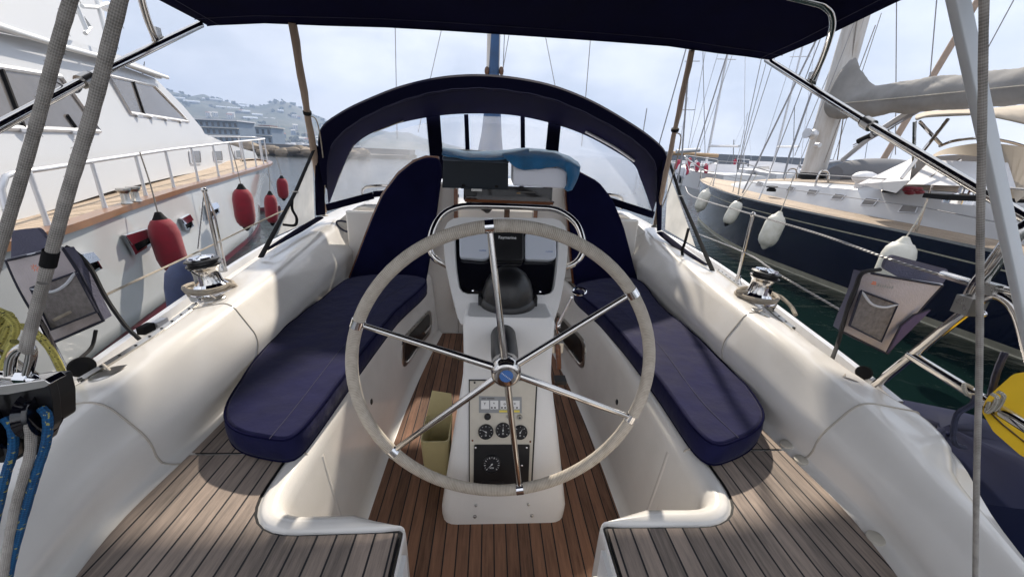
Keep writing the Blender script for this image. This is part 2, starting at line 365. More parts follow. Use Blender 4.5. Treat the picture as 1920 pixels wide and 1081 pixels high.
ORIG = {}
def obj(name, g, parent=None, mt=None, angle=38, bevel=0, bseg=2, sub=0, solid=0, flat=False, soff=-1):
    me = bpy.data.meshes.new(name)
    xs = [p.x for p in g.v]; ys = [p.y for p in g.v]; zs = [p.z for p in g.v]
    og = Vector(((min(xs)+max(xs))/2, (min(ys)+max(ys))/2, min(zs)))
    me.from_pydata([p - og for p in g.v], [], g.f)
    if g.uv:
        ul = me.uv_layers.new(name='UVMap')
        for pi, poly in enumerate(me.polygons):
            if pi in g.uv:
                for li, uvc in zip(poly.loop_indices, g.uv[pi]): ul.data[li].uv = uvc
    for k in (g.mats or [mt]): me.materials.append(M[k])
    for i, p in enumerate(me.polygons): p.material_index = g.m[i] if g.mats else 0
    me.update(); me.validate()
    if not flat:
        me.shade_smooth(); me.set_sharp_from_angle(angle=R(angle))
    o = bpy.data.objects.new(name, me); col.objects.link(o)
    if parent is not None: o.parent = parent; o.location = og - ORIG[parent.name]
    else: o.location = og
    ORIG[o.name] = og
    if solid: md = o.modifiers.new('thickness', 'SOLIDIFY'); md.thickness = solid; md.offset = soff
    if bevel: md = o.modifiers.new('bevel', 'BEVEL'); md.width = bevel; md.segments = bseg; md.limit_method = 'ANGLE'; md.angle_limit = R(35)
    if sub: md = o.modifiers.new('subdivision', 'SUBSURF'); md.levels = sub; md.render_levels = sub
    return o
def thing(name, label, cat, loc, group=None):
    o = bpy.data.objects.new(name, None); col.objects.link(o); o.location = loc; ORIG[o.name] = Vector(loc)
    o.empty_display_size = .2
    return tag(o, label, cat, group)
def tag(o, label, cat, group=None):
    o['label'] = label; o['category'] = cat
    if group: o['group'] = group
    return o
def struct(o, kind='structure'): o['kind'] = kind; return o
def text(s, size, p, xd, yd, g, spacing=1.0, lift=.0008):
    """lettering as flat mesh, centred on p, reading along xd"""
    cu = bpy.data.curves.new('lettering', 'FONT'); cu.body = s; cu.size = size; cu.align_x = 'CENTER'; cu.align_y = 'CENTER'; cu.space_character = spacing; cu.resolution_u = 3; cu.offset = size*.012
    o = bpy.data.objects.new('lettering', cu); col.objects.link(o); dg = bpy.context.evaluated_depsgraph_get()
    me = bpy.data.meshes.new_from_object(o.evaluated_get(dg)); xd = Vector(xd).normalized(); yd = Vector(yd).normalized(); nn = xd.cross(yd)
    g.add([Vector(p) + xd*v.co.x + yd*v.co.y + nn*lift for v in me.vertices], [list(q.vertices) for q in me.polygons])
    bpy.data.objects.remove(o); bpy.data.meshes.remove(me); bpy.data.curves.remove(cu)
def lerp(a, b, t): return a + (b - a)*t
def interp(tab, y):
    """smooth interpolation in a table of (y, value...)"""
    n = len(tab)
    if y <= tab[0][0]: return tab[0][1:]
    if y >= tab[-1][0]: return tab[-1][1:]
    for i in range(n-1):
        if tab[i][0] <= y <= tab[i+1][0]:
            h = tab[i+1][0] - tab[i][0]; t = (y - tab[i][0])/h; res = []
            for q in range(1, len(tab[0])):
                p0, p1 = tab[i][q], tab[i+1][q]
                m0 = (tab[i+1][q] - tab[i-1][q])/(tab[i+1][0] - tab[i-1][0]) if i else (p1-p0)/h
                m1 = (tab[i+2][q] - tab[i][q])/(tab[i+2][0] - tab[i][0]) if i+2 < n else (p1-p0)/h
                res.append((2*t**3 - 3*t*t + 1)*p0 + (t**3 - 2*t*t + t)*h*m0 + (-2*t**3 + 3*t*t)*p1 + (t**3 - t*t)*h*m1)
            return res

# ------------------------------------------------------------------ sea, hills
g = G(); g.poly([(-6000, -3000, 0), (6000, -3000, 0), (6000, 7500, 0), (-6000, 7500, 0)])
struct(obj('water', g, mt='sea', flat=True))

def hill_elev(a):
    return interp([(-75, .03), (-60, .062), (-50, .085), (-42, .088), (-37, .080), (-33, .077), (-30, .070), (-28, .068), (-26, .077), (-24.5, .0775), (-22.5, .066), (-20, .048), (-16, .034), (-12, .026), (-8, .020), (-4, .008), (0, .0)], a)[0]
rows = []
for j in range(26):
    t = j/25; rr = 620 + 780*t; row = []
    for i in range(181):
        a = -75 + i*75/180; e = hill_elev(a)*1250
        p = Vector((rr*math.sin(R(a)), rr*math.cos(R(a)), 0))
        q = min(1, t/.80); h = e*(q**1.25) if t < .8 else e*(1 - (t-.8)*1.5)
        h += (noise.noise(p*.011)*16 + noise.noise(p*.05)*5 + noise.noise(p*.13)*2.5)*min(1, t*3)*min(1, e/30)
        row.append((p.x, p.y, h if t > .02 else -1.0))
    rows.append(row)
g = G(); g.grid(rows); struct(obj('hills', g, mt='hill_green', angle=60))
def hill_at(a, t):
    rr = 620 + 780*t; p = Vector((rr*math.sin(R(a)), rr*math.cos(R(a)), 0)); e = hill_elev(a)*1250; q = min(1, t/.8)
    p.z = e*(q**1.25) + (noise.noise(p*.011)*16 + noise.noise(p*.05)*5 + noise.noise(p*.13)*2.5)*min(1, t*3)*min(1, e/30); return p

# ------------------------------------------------------------------ our own yacht
BX = .02
yacht = thing('sailing_yacht', 'white sailing yacht with wheel and teak cockpit in the foreground', 'sailing yacht', (0, 1, 0))
COAM = [  # Y, xo, mx, mz, cx, cz, fx, fz
    (-.35, .60, .62, 1.22, .64, 1.29, .68, 1.30), (.0, .70, .725, 1.22, .75, 1.295, .79, 1.305), (.25, .79, .815, 1.22, .85, 1.30, .895, 1.31),
    (.43, .845, .875, 1.22, .915, 1.305, .955, 1.315), (.56, .880, .915, 1.225, .955, 1.315, 1.01, 1.322), (.68, .903, .942, 1.235, .980, 1.335, 1.075, 1.325),
    (.76, .908, .952, 1.25, .994, 1.358, 1.165, 1.33), (.86, .903, .948, 1.265, .998, 1.380, 1.205, 1.34), (.95, .900, .942, 1.27, .996, 1.388, 1.175, 1.355),
    (1.15, .900, .935, 1.285, .985, 1.425, 1.14, 1.385), (1.35, .905, .930, 1.295, .985, 1.440, 1.15, 1.40), (1.6, .925, .945, 1.30, 1.005, 1.445, 1.20, 1.405),
    (2.2, .955, .985, 1.31, 1.085, 1.450, 1.30, 1.41), (2.7, .975, 1.01, 1.32, 1.14, 1.46, 1.37, 1.42), (3.2, .985, 1.03, 1.33, 1.18, 1.475, 1.43, 1.43), (4.2, .99, 1.04, 1.33, 1.2, 1.475, 1.50, 1.43)]
def gx(Y): return interp([(-.35, .74), (.25, .94), (.56, 1.07), (.80, 1.24), (1.0, 1.31), (1.45, 1.42), (2.8, 1.68), (4.2, 1.78)], Y)[0]
def coam_profile(Y, s):
    xo, mx, mz, cx, cz, fx, fz = interp(COAM, Y); G_ = gx(Y); dz = 1.25 if Y > .95 else lerp(1.25, fz - .05, min(1, (.95 - Y)/.25))
    P = [(xo - .045, 1.1505), (xo + .012, 1.158), (xo + .016, 1.185), (mx - .028, mz), (cx, cz), (fx, fz), (fx + .022, dz + .012), (G_, dz)]
    P2 = rnd([(x, 0, z) for x, z in P], [0, .035, .02, .035, .048, .03, .02, 0], k=5, closed=False)
    P2 += [Vector((G_ + .012, 0, dz - .03)), Vector((G_ - .02, 0, .8)), Vector((G_ - .10, 0, .4)), Vector((G_ - .3, 0, -.2))]
    return [Vector((s*p.x, Y, p.z)) for p in P2]
YS = [-.35 + .35*i/6 for i in range(6)] + [i*.04 for i in range(0, 40)] + [1.6 + .1*i for i in range(0, 27)]
hull = G(); hull.use('gelcoat')
for s in (1, -1): hull.grid([coam_profile(y, s) for y in YS], flip=(s > 0))
# seat deck and cockpit well, one side at a time
def well_path(s):
    P = rnd([(.235, -.35, 0), (.235, .69, 0), (.605, .685, 0), (.600, 1.0, 0), (.598, 1.6, 0), (.563, 2.15, 0), (.50, 2.68, 0)], [0, .018, .13, .1, .3, .3, 0], k=8, closed=False)
    o = []
    for a, b in zip(P[:-1], P[1:]):
        n = max(1, int((b - a).length/.08)); o += [a.lerp(b, i/n) for i in range(n)]
    return o + [P[-1]]
WP = well_path(1)
def pnorm(P, i):
    a = P[max(0, i-1)]; b = P[min(len(P)-1, i+1)]; d = (b - a).normalized(); return Vector((-d.y, d.x, 0))
WALL = [(-.012, 1.1505), (-.004, 1.153), (0, 1.1575), (.005, 1.161), (.018, 1.1625), (.032, 1.1595), (.043, 1.151), (.051, 1.136), (.056, 1.11), (.070, .98), (.085, .84), (.094, .745), (.10, .722), (.115, .706), (.14, .701)]
for s in (1, -1):
    rows = []
    for d, z in WALL:
        row = []
        for i, p in enumerate(WP):
            k = 1.0
            if p.y < .685: k = .12           # the wall of the gap between the helm seats is nearly upright
            if p.y >= .64 and p.x < .36: k = lerp(.12, 1.0, max(0, min(1, (p.x - .25)/.10)))
            q = p + pnorm(WP, i)*d*k; row.append((s*q.x, q.y, z))
        rows.append(row)
    hull.grid(rows, flip=(s < 0))
    outer = [(interp(COAM, y)[0] - .03, y) for y in [2.68 - .11*i for i in range(28)]]
    pts = [(s*(p - pnorm(WP, i)*.008).x, (p - pnorm(WP, i)*.008).y, 1.150) for i, p in enumerate(WP)] + [(s*x, y, 1.150) for x, y in outer]
    hull.poly(pts, flip=(s < 0))
hull.box((0, 1.15, .675), (1.3, 3.1, .04)); hull.box((0, -.42, .6), (1.3, .1, 1.1))
cock = obj('hull', hull, yacht, angle=50)
# grooves of the locker lids, washboard track, riser pillars
g = G(); g.use('groove_shade')
for s in (1, -1):
    for y0, kk in ((.90, 0.), (1.30, .10)):
        pr = coam_profile(y0, s); pts = []
        for i, p in enumerate(pr[:32]):
            t = i/31; y = y0 + kk*math.sin(t*1.4) - (.0 if kk else .03*math.sin(t*2.4)); pts.append(coam_profile(y, s)[i] + Vector((0, 0, .0)))
        g = G(); g.use('groove_shade'); g.tube(pts, .0028, 6); obj('lid_groove', g, yacht)
    g = G(); g.use('groove_shade'); g.tube([(s*.604, .93, 1.160), (s*.585, .93, 1.169), (s*.566, .932, 1.160), (s*.552, .935, 1.13), (s*.545, .94, 1.08), (s*.505, .95, .72)], .003, 6); obj('riser_groove', g, yacht)
    g = G(); g.use('groove_shade'); g.tube([(s*.588, 1.36, 1.168), (s*.560, 1.365, 1.152), (s*.550, 1.37, 1.10), (s*.542, 1.36, 1.04), (s*.535, 1.50, .98), (s*.515, 1.50, .83)], .0025, 6); obj('riser_groove', g, yacht)
for s in (1, -1):
    g = G(); g.use('gelcoat'); g.tube(cr([(s*.566, .985, 1.10), (s*.553, .985, .98), (s*.538, .987, .84), (s*.523, .99, .715)], 4), [.024]*13, 12); obj('drain_channel', g, yacht)
# teak
tk = G()
for s in (1, -1):
    black = G(); black.use('black_caulk'); pl = G(); pl.use('teak_weathered')
    for (g_, off, zz) in ((black, .001, 1.1530), (pl, .0065, 1.1570)):
        inner = [(p - pnorm(WP, i)*(.006 + off)) for i, p in enumerate(WP)]
        edge = lambda y, o=off: interp(COAM, y)[0] - .012 - o
        for y0, y1 in ((-.33, .930), (.938, 2.62)):
            a = [(s*p.x, p.y, zz) for p in inner if y0 <= p.y <= y1]
            lo = min(p.x for p in inner if abs(p.y - y1) < .09) if y1 < 1 else .5
            n = 26; ys = [lerp(y1, y0, i/n) for i in range(n+1)]
            b = [(s*edge(y), y, zz) for y in ys]
            last = inner[-1]
            first = [(s*(.607 + off) if y0 > .9 else s*(.241 + off), y0, zz)]
            endp = [(s*(.607 + off), y1, zz)] if y1 < 1 else []
            if g_ is black and y1 < 1: b[0] = (b[0][0], y1 + .004, zz); endp = [(endp[0][0], y1 + .004, zz)]
            g_.poly(first + a + endp + b, flip=(s < 0))
    cau = obj('caulking', black, yacht, flat=True); o = obj('teak_seat', pl, yacht, flat=True)
g = G(); g.use('teak_brown'); g.poly([(-.60, -.3, .7035), (.60, -.3, .7035), (.60, 2.66, .7035), (-.60, 2.66, .7035)]); obj('teak_sole', g, yacht, flat=True)
# washboard tracks and step at the gap in the helm seat
for s in (1, -1):
    g = G(); g.use('gelcoat_dull'); g.box((s*.226, .40, .93), (.014, .46, .44)); g.box((s*.212, .42, .90), (.012, .40, .36))
    g.use('black_caulk'); g.box((s*.2055, .50, .97), (.002, .010, .17)); g.box((s*.2185, .55, 1.02), (.002, .008, .14))
    obj('washboard_track', g, yacht, bevel=.004)
# portholes in the risers
def riser(Y, z, s, out=0.0):
    x = interp([(1.0, .600), (1.6, .598), (2.15, .563), (2.68, .50)], Y)[0] - lerp(.056, .094, (1.11 - z)/.365)
    return Vector((s*(x - out), Y, z))
for s in (1, -1):
    ol = rnd([(0, 1.86, .86), (0, 2.50, .80), (0, 2.56, .95), (0, 1.92, 1.02)], [.09]*4, k=7)
    n = len(ol); cen = sum(ol, Vector())/n
    g = G(); g.use('steel_dull'); rows = []
    for k, o_ in ((1.0, .001), (.985, .010), (.90, .012), (.86, .006)):
        rows.append([riser(lerp(cen.y, p.y, k), lerp(cen.z, p.z, k if k > .9 else k*.9), s, o_) for p in ol])
    g.grid(rows, closeu=True, flip=(s > 0)); por = obj('porthole', g, yacht)
    g = G(); g.use('dark_glass'); g.poly([riser(lerp(cen.y, p.y, .87), lerp(cen.z, p.z, .79), s, .0065) for p in ol], flip=(s > 0))
    o_ = obj('pane', g); o_.parent = por; o_.location = ORIG[o_.name] - ORIG[por.name]
    g = G(); g.use('chrome')
    for yy in (1.98, 2.32): g.tube([riser(yy, .865, s, .014), riser(yy + .15, .852, s, .014)], .007, 8)
    o_ = obj('catch', g); o_.parent = por; o_.location = ORIG[o_.name] - ORIG[por.name]
    g = G(); g.use('gauge_face'); p = riser(1.42, .985, s, .002); g.lathe([(.013, 0), (.013, .004), (.008, .006)], p, (-s, 0, .1), 6); obj('locker_latch', g, yacht)

# toe rail and genoa track outboard of the coaming
for s in (1, -1):
    g = G(); g.use('alu')
    yy = [1.0 + .07*i for i in range(44)]
    g.grid([[Vector((s*(gx(y) + dx), y, 1.25 + dz)) for dx, dz in ((-.03, .0), (-.03, .04), (-.004, .04), (-.004, -.02))] for y in yy], flip=(s > 0))
    obj('toe_rail', g, yacht)
    g = G(); g.use('steel_dull'); f = lambda y: Vector((s*(interp(COAM, y)[5] - .018), y, interp(COAM, y)[6] + .008))
    pth = [f(1.30 + .05*i) for i in range(16)] if s > 0 else [f(.98 + .05*i) for i in range(10)]
    rows = [[p + Vector((s*dx, 0, dz)) for dx, dz in ((-.010, -.008), (-.010, .004), (.010, .004), (.010, -.008))] for p in pth]
    g.grid(rows, flip=(s > 0)); g.use('rubber')
    for p in pth[::1]: g.lathe([(.004, 0), (.004, .0012)], p + Vector((0, 0, .0045)), (0, 0, 1), 8)
    obj('sheet_track', g, yacht, flat=True)

# oval lock plates, small deck caps
def surf(px, py, z): return W(px, py, z=z)
for px, py, z, r in ((207, 697, 1.372, .045), (404, 562, 1.425, .036), (1583, 705, 1.372, .042), (1425, 586, 1.425, .036)):
    p = surf(px, py, z); g = G(); g.use('steel_dull'); tilt = Vector((.22 if p.x > 0 else -.22, -.05, 1))
    g.lathe([(r, -.004), (r, .003), (r*.92, .006), (.0, .007)], p, tilt, 28); g.use('groove_shade'); u = Vector((1, -.6, -.2)) if p.x < 0 else Vector((1, .9, -.2)); u.normalize()
    g.tube([p - u*r*.9 + Vector((0, 0, .006)), p + u*r*.9 + Vector((0, 0, .006))], .0035, 6); obj('lid_hinge', g, yacht)
for px, py, z in ((1475, 832, 1.165), (1502, 861, 1.162), (1642, 1008, 1.160)):
    g = G(); g.use('panel_white'); g.lathe([(.0185, -.003), (.0185, .003), (.014, .005), (0, .005)], surf(px, py, z), (-.15, 0, 1), 20); obj('deck_cap', g, yacht)

# cabin top ahead of the cockpit, bulkhead and companionway
g = G(); g.use('gelcoat')
def cabrow(y, k):
    P = rnd([(0, 0, 1.60 + .03*k), (.60, 0, 1.60 + .02*k), (1.03, 0, 1.575 + .02*k), (1.17, 0, 1.46), (1.22, 0, 1.40)], [0, .2, .07, .05, 0], k=4, closed=False)
    return [(-p.x, y, p.z) for p in P[::-1]] + [(p.x, y, p.z) for p in P[1:]]
g.grid([cabrow(2.93, -.7), cabrow(2.96, 0), cabrow(3.1, .6), cabrow(3.6, 1.4), cabrow(4.6, 1.8), cabrow(6.5, 0)])
g.poly([(p[0], 2.93, p[2]) for p in cabrow(2.93, -.7)][::-1] + [(-1.2, 2.93, 1.2), (1.2, 2.93, 1.2)])
obj('cabin_top', g, yacht)
g = G(); g.use('gelcoat')
for s in (1, -1): g.box((s*.485, 2.715, 1.24), (.45, .06, 1.10)); g.box((s*.86, 2.715, 1.36), (.30, .055, .45))
g.box((0, 2.715, .80), (.52, .058, .22)); obj('bulkhead', g, yacht, bevel=.012)
g = G(); g.use('wood_varnish')
for s in (1, -1): g.box((s*.268, 2.69, 1.33), (.028, .10, .86)); 
g.box((0, 2.69, .915), (.56, .10, .022)); obj('companionway_frame', g, yacht, bevel=.004)
g = G(); g.use('rubber'); g.box((0, 3.35, 1.2), (.52, .02, .9)); g.use('wood_light'); g.box((-.18, 3.1, 1.60), (.22, .3, .02)); g.box((.13, 3.15, 1.38), (.30, .25, .02)); g.use('wood_brown'); g.box((0, 3.0, 1.0), (.5, .5, .02)); g.use('gelcoat_dull'); g.box((.14, 3.3, 1.52), (.22, .04, .22))  # black sheet at the back stands for the shade inside the cabin
obj('cabin_interior', g, yacht, flat=True)
for s in (1, -1):
    g = G(); g.use('steel'); g.tube(cr([(s*.62, 3.05, 1.62), (s*.62, 3.06, 1.70), (s*.70, 3.1, 1.72), (s*1.0, 3.15, 1.70), (s*1.03, 3.15, 1.6)], 5), .010, 8); obj('grab_handle', g, yacht)

# ---- pedestal
def ped_front(z): return interp([(.70, 1.07), (.80, 1.09), (.95, 1.13), (1.12, 1.18), (1.235, 1.212), (1.30, 1.218), (1.44, 1.232)], z)[0]
PC = .028
g = G(); g.use('gelcoat_dull'); rows = []
for z, hw, d in ((.703, .232, .50), (.715, .235, .505), (.76, .232, .50), (.90, .212, .46), (1.05, .190, .43), (1.19, .168, .40), (1.235, .162, .40), (1.30, .160, .40), (1.435, .164, .40), (1.452, .158, .39), (1.458, .148, .38)):
    yf = ped_front(z) + (.010 if z > 1.44 else 0); pl = rnd([(PC - hw, yf, z), (PC + hw, yf, z), (PC + hw*.9, yf + d, z), (PC - hw*.9, yf + d, z)], [.03 if z > .75 else .06, .03 if z > .75 else .06, .08, .08], k=5)
    rows.append(pl)
g.grid(rows, closeu=True); g.poly(rows[-1]); ped = obj('pedestal', g, yacht, angle=45)
# console head with a dark recess
CY, CZ = 1.50, 1.44
cn = Vector((0, -.86, .50)).normalized(); cu = Vector((0, .50, .86)).normalized()      # face normal, up in the face
c0 = W(950, 500, Y=1.45)
def CP(px, py, lift=0): return onplane(px, py, c0, cn) + cn*lift
ol = rnd([CP(832, 405), CP(1064, 408), CP(1066, 480), CP(1052, 565), (CP(1036, 612)), (CP(862, 610)), CP(848, 560), CP(831, 478)], [.07, .07, .05, .05, .02, .02, .05, .05], k=6)
rec = rnd([CP(853, 425), CP(1046, 428), CP(1044, 500), CP(1036, 552), CP(864, 550), CP(855, 498)], [.03, .03, .05, .035, .035, .05], k=6)
def resamp(P, n):
    P = P + [P[0]]; L_ = [0]
    for a, b in zip(P[:-1], P[1:]): L_.append(L_[-1] + (b - a).length)
    o = []; j = 0
    for i in range(n):
        t = L_[-1]*i/n
        while L_[j+1] < t: j += 1
        o.append(P[j].lerp(P[j+1], (t - L_[j])/max(1e-9, L_[j+1] - L_[j])))
    return o
def ang_sort(P, c, u, v, n=64):
    """resample a star-shaped outline by angle about c"""
    Q = resamp(P, 400); o = []
    A = sorted((math.atan2((q - c).dot(v), (q - c).dot(u)), i) for i, q in enumerate(Q))
    for k in range(n):
        a = -math.pi + 2*math.pi*(k + .5)/n; best = min(A, key=lambda t: abs(t[0] - a)); o.append(Q[best[1]])
    return o
cc = CP(950, 500); ux = Vector((1, 0, 0))
O = ang_sort(ol, cc, ux, cu); I = ang_sort(rec, cc, ux, cu)
g = G(); g.use('gelcoat_dull')
back = [cc + (p - cc)*.88 - cn*.17 for p in O]
g.grid([back, [p - cn*.03 for p in O], [p - cn*.010 for p in O], [cc + (p - cc)*.985 for p in O], [cc + (p - cc)*1.02 for p in I], [p - cn*.006 for p in I], [p - cn*.035 for p in I]], closeu=True, flip=False)
g.poly(back, True)
def child(o, par): o.parent = par; o.location = ORIG[o.name] - ORIG[par.name]; return o
child(obj('console', g, angle=50), ped)
g = G(); g.use('black_gloss'); g.poly([p - cn*.033 for p in I]); child(obj('recess_panel', g), ped)
def slab(name, px, par, m, lift0, lift1, bev=.006, letters=None):
    P = [CP(x, y, lift0) for x, y in px]; P = rnd(P, .012, k=4); g = G(); g.use(m); g.prism(P, cn*(lift1 - lift0))
    if letters: letters(g)
    return child(obj(name, g, bevel=bev), par)
slab('instrument_cover', [(861, 437), (917, 437), (917, 484), (905, 487), (862, 483)], ped, 'cover_white', -.03, .008, letters=lambda g: (g.use('print_blue'), text('CLIPPER', .008, CP(905, 471, .0085), ux, cu, g)))
slab('instrument_cover', [(984, 438), (1042, 440), (1043, 484), (1030, 488), (984, 487)], ped, 'cover_white', -.03, .008, letters=lambda g: (g.use('print_blue'), text('CLIPPER', .008, CP(1029, 473, .0085), ux, cu, g)))
slab('display_cover', [(921, 432), (982, 432), (982, 490), (921, 490)], ped, 'black_plastic', -.03, .010, letters=lambda g: (g.use('print_white'), text('Raymarine', .0165, CP(951, 447, .0105), ux, cu, g)))
g = G(); g.use('chrome')
for px, py in ((886, 541), (1015, 543)): g.lathe([(.005, 0), (.005, .004), (0, .005)], CP(px, py, -.032), cn, 12)
child(obj('screw', g), ped)
# shelf below the console carrying the compass
g = G(); g.use('black_plastic'); cp_ = Vector((.026, 1.372, 1.458))
g.lathe([(.104, 0), (.106, .012), (.100, .03), (.096, .034)], cp_, (0, -.12, 1), 36)
g.lathe([(.096, .034), (.093, .060), (.083, .093), (.065, .121), (.039, .141), (.017, .149), (0, .150)], cp_, (0, -.12, 1), 36)
for s in (1, -1): g.box(cp_ + Vector((s*.104, 0, .018)), (.012, .05, .034))

child(obj('compass', g, angle=60), ped)
# grab rail round the console
g = G(); g.use('steel')
pth = [W(838, 498, Y=1.49), W(815, 484, Y=1.48), W(806, 462, Y=1.49), W(812, 430, Y=1.52), W(830, 402, Y=1.55), W(860, 388, Y=1.57), W(905, 386, Y=1.58), W(1000, 389, Y=1.58), W(1045, 394, Y=1.57), W(1078, 416, Y=1.54), W(1092, 447, Y=1.51), W(1092, 473, Y=1.49), W(1080, 492, Y=1.48), W(1058, 502, Y=1.49)]
g.tube(cr(pth, 6), .0125, 12); child(obj('grab_rail', g), ped)
# front panel
pn = Vector((0, -(1.20 - .80), .185)).normalized(); p0 = Vector((PC, ped_front(1.0), 1.0))
pn = Vector((0, -.32, .094)).normalized(); pv = Vector((0, .094, .32)).normalized()
def PP(px, py, lift=0): return onplane(px, py, p0, pn) + pn*lift
p0 = Vector((PC, ped_front(1.02) - .003, 1.02))
g = G(); g.use('black_caulk'); g.prism([PP(879, 711, -.004), PP(1008, 711, -.004), PP(998, 912, -.004), PP(879, 912, -.004)][::-1], pn*.006)
g.use('panel_white'); g.prism([PP(881, 713, .002), PP(1005, 713, .002), PP(995, 910, .002), PP(881, 910, .002)][::-1], pn*.003)
ip = child(obj('instrument_panel', g, flat=True), ped)
g = G(); g.use('print_grey'); g.prism([PP(898, 741, .005), PP(978, 743, .005), PP(978, 773, .005), PP(898, 772, .005)][::-1], pn*.0015); g.use('print_white')
for a, b in ((902, 917), (919, 934), (938, 955), (957, 974)): g.poly([PP(a, 765, .0072), PP(b, 765, .0072), PP(b, 749, .0072), PP(a, 749, .0072)])
g.use('print_yellow'); g.poly([PP(936, 771, .0072), PP(974, 771, .0072), PP(974, 767, .0072), PP(936, 767, .0072)])
g.use('gauge_face')
for x, s_ in ((909, 'Y'), (926, '^'), (946, 'o'), (965, '+')): text(s_, .014, PP(x, 755, .0076), ux, pv, g)
for x in (922, 928, 941, 947, 953, 962, 969): g.poly([PP(x - 1.8, 763.5, .0076), PP(x + 1.8, 763.5, .0076), PP(x + 1.8, 761, .0076), PP(x - 1.8, 761, .0076)])
g.use('gauge_face'); [g.poly([PP(a_, 746, .0072), PP(b_, 746, .0072), PP(b_, 744.6, .0072), PP(a_, 744.6, .0072)]) for a_, b_ in ((903, 911), (913, 927))]
child(obj('instruction_plate', g, flat=True), ped)
for px, py, r in ((914, 779, .012), (974, 780, .0095), (953, 779, .007)):
    g = G(); g.use('black_plastic' if px < 930 else 'steel_dull'); g.lathe([(r, 0), (r, .006), (r*.8, .009), (0, .009)], PP(px, py, .005), pn, 18); g.use('gauge_face'); g.lathe([(r*.4, .0092), (0, .0095)], PP(px, py, .005), pn, 10, cap=False)
    child(obj('button', g), ped)
def gauge(px, py, r, needle, marks, big=False):
    c = PP(px, py, .005 if not big else .010); g = G(); g.use('black_plastic'); g.lathe([(r, 0), (r, .007), (r*.93, .009), (r*.88, .006)], c, pn, 30, cap=False)
    g.use('gauge_face'); g.lathe([(r*.9, .0058), (0, .0060)], c, pn, 30, cap=False); g.use('print_white')
    for k in range(marks):
        a = R(225 - 270*k/(marks-1)); d = ux*math.cos(a) + pv*math.sin(a); q = ux*-math.sin(a) + pv*math.cos(a); w_ = r*.02 if k % 2 else r*.035
        b0, b1 = c + d*r*(.72 if k % 2 else .66) + pn*.0066, c + d*r*.84 + pn*.0066; g.poly([b0 - q*w_, b1 - q*w_, b1 + q*w_, b0 + q*w_][::-1])
    a = R(needle); d = ux*math.cos(a) + pv*math.sin(a); q = ux*-math.sin(a) + pv*math.cos(a); cc_ = c + pn*.0070
    g.poly([cc_ - q*r*.05 - d*r*.15, cc_ + d*r*.66, cc_ + q*r*.05 - d*r*.15][::-1]); g.lathe([(r*.10, .0068), (0, .0085)], c, pn, 12, cap=False)
    if big: text('RPM', r*.24, c - pv*r*.38, ux, pv, g, lift=.0066)
    else: text('|||', r*.3, c - pv*r*.40, ux, pv, g, lift=.0066)
    return child(obj('gauge', g), ped)
gauge(911, 807, .0272, 150, 9); gauge(943, 804, .0272, 90, 9); gauge(975, 808, .0262, 60, 7)
g = G(); g.use('black_plastic'); g.prism(rnd([PP(889, 831, .005), PP(993, 831, .005), PP(990, 909, .005), PP(888, 909, .005)], .006)[::-1], pn*.005)
g.use('gauge_face'); g.prism([PP(903, 898, .010), PP(943, 898, .010), PP(943, 907, .010), PP(903, 907, .010)][::-1], pn*.002)
for px, py in ((892, 836), (987, 836), (978, 869)): g.use('chrome'); g.lathe([(.0042, 0), (.004, .003), (0, .004)], PP(px, py, .010), pn, 10)
child(obj('engine_panel', g, bevel=.001), ped)
gauge(922, 866, .033, 225, 15, big=True)
g = G(); g.use('steel_dull')
for px, py in ((890, 716), (886, 824), (994, 826)): g.use('wood_varnish' if py > 800 else 'gauge_face'); g.lathe([(.004, 0), (.003, .003), (0, .0035)], PP(px, py, .005), pn, 10)
g.use('steel_dull')
for px, py in ((893, 928), (989, 929), (891, 953), (996, 955)):
    z = .78 if py < 940 else .735; p = W(px, py, z=z); p.y = ped_front(z) - .001; g.lathe([(.007 if py > 940 else .005, 0), (.005, .004), (0, .005)], p, (0, -1, .4), 12)
child(obj('screw', g), ped)

# ---- steering wheel
WC = Vector((.003, 1.03, 1.365)); WR = .449
wn_ = Vector((0, -1, .02)).normalized(); wu = Vector((0, .02, 1)).normalized()
wheel = G(); wheel.use('wheel_cord'); n = 96
wheel.tube([WC + (ux*math.cos(2*math.pi*i/n) + wu*math.sin(2*math.pi*i/n))*WR for i in range(n)], .0180, 16, closed=True)
wh = obj('steering_wheel', wheel, yacht)
hubc = W(949, 700, Y=.985)
for k, (px, py) in enumerate(((918, 428), (1188, 547), (1183, 782), (974, 912), (741, 842), (676, 608))):
    e = onplane(px, py, WC, wn_); d = (e - hubc); d.y = 0; d.normalize()
    a = WC + (e - WC).normalized()*WR; st = hubc + d*.034 + Vector((0, .018, 0))
    g = G(); g.use('steel'); g.tube([st, a - (e-WC).normalized()*.012], [.0115, .0085], 12)
    t_ = (e - WC).normalized(); tg = wn_.cross(t_); g.use('chrome')
    g.tube([a - tg*.012, a + tg*.012], .0195, 16); child(obj('spoke', g), wh)
g = G(); g.use('steel'); g.lathe([(.040, .055), (.043, .050), (.045, .02), (.043, -.004), (.036, -.012), (.030, -.014), (0, -.014)][::-1], hubc + Vector((0, .0, 0)), (0, 1, 0), 32)
g.use('black_plastic'); g.lathe([(.036, .055), (.042, .085), (.044, .12), (.044, .245)], hubc, (0, 1, 0), 28)
g.use('print_blue'); g.lathe([(.020, 0), (.019, .001), (0, .0012)], hubc + Vector((0, -.014, 0)), (0, -1, 0), 24); g.use('print_white'); [g.box(hubc + Vector((.0042*q, -.0156, -.0034*q)), (.0026, .0008, .0030)) for q in (-3, -2, -1, 0, 1, 2, 3)]
child(obj('hub', g), wh)

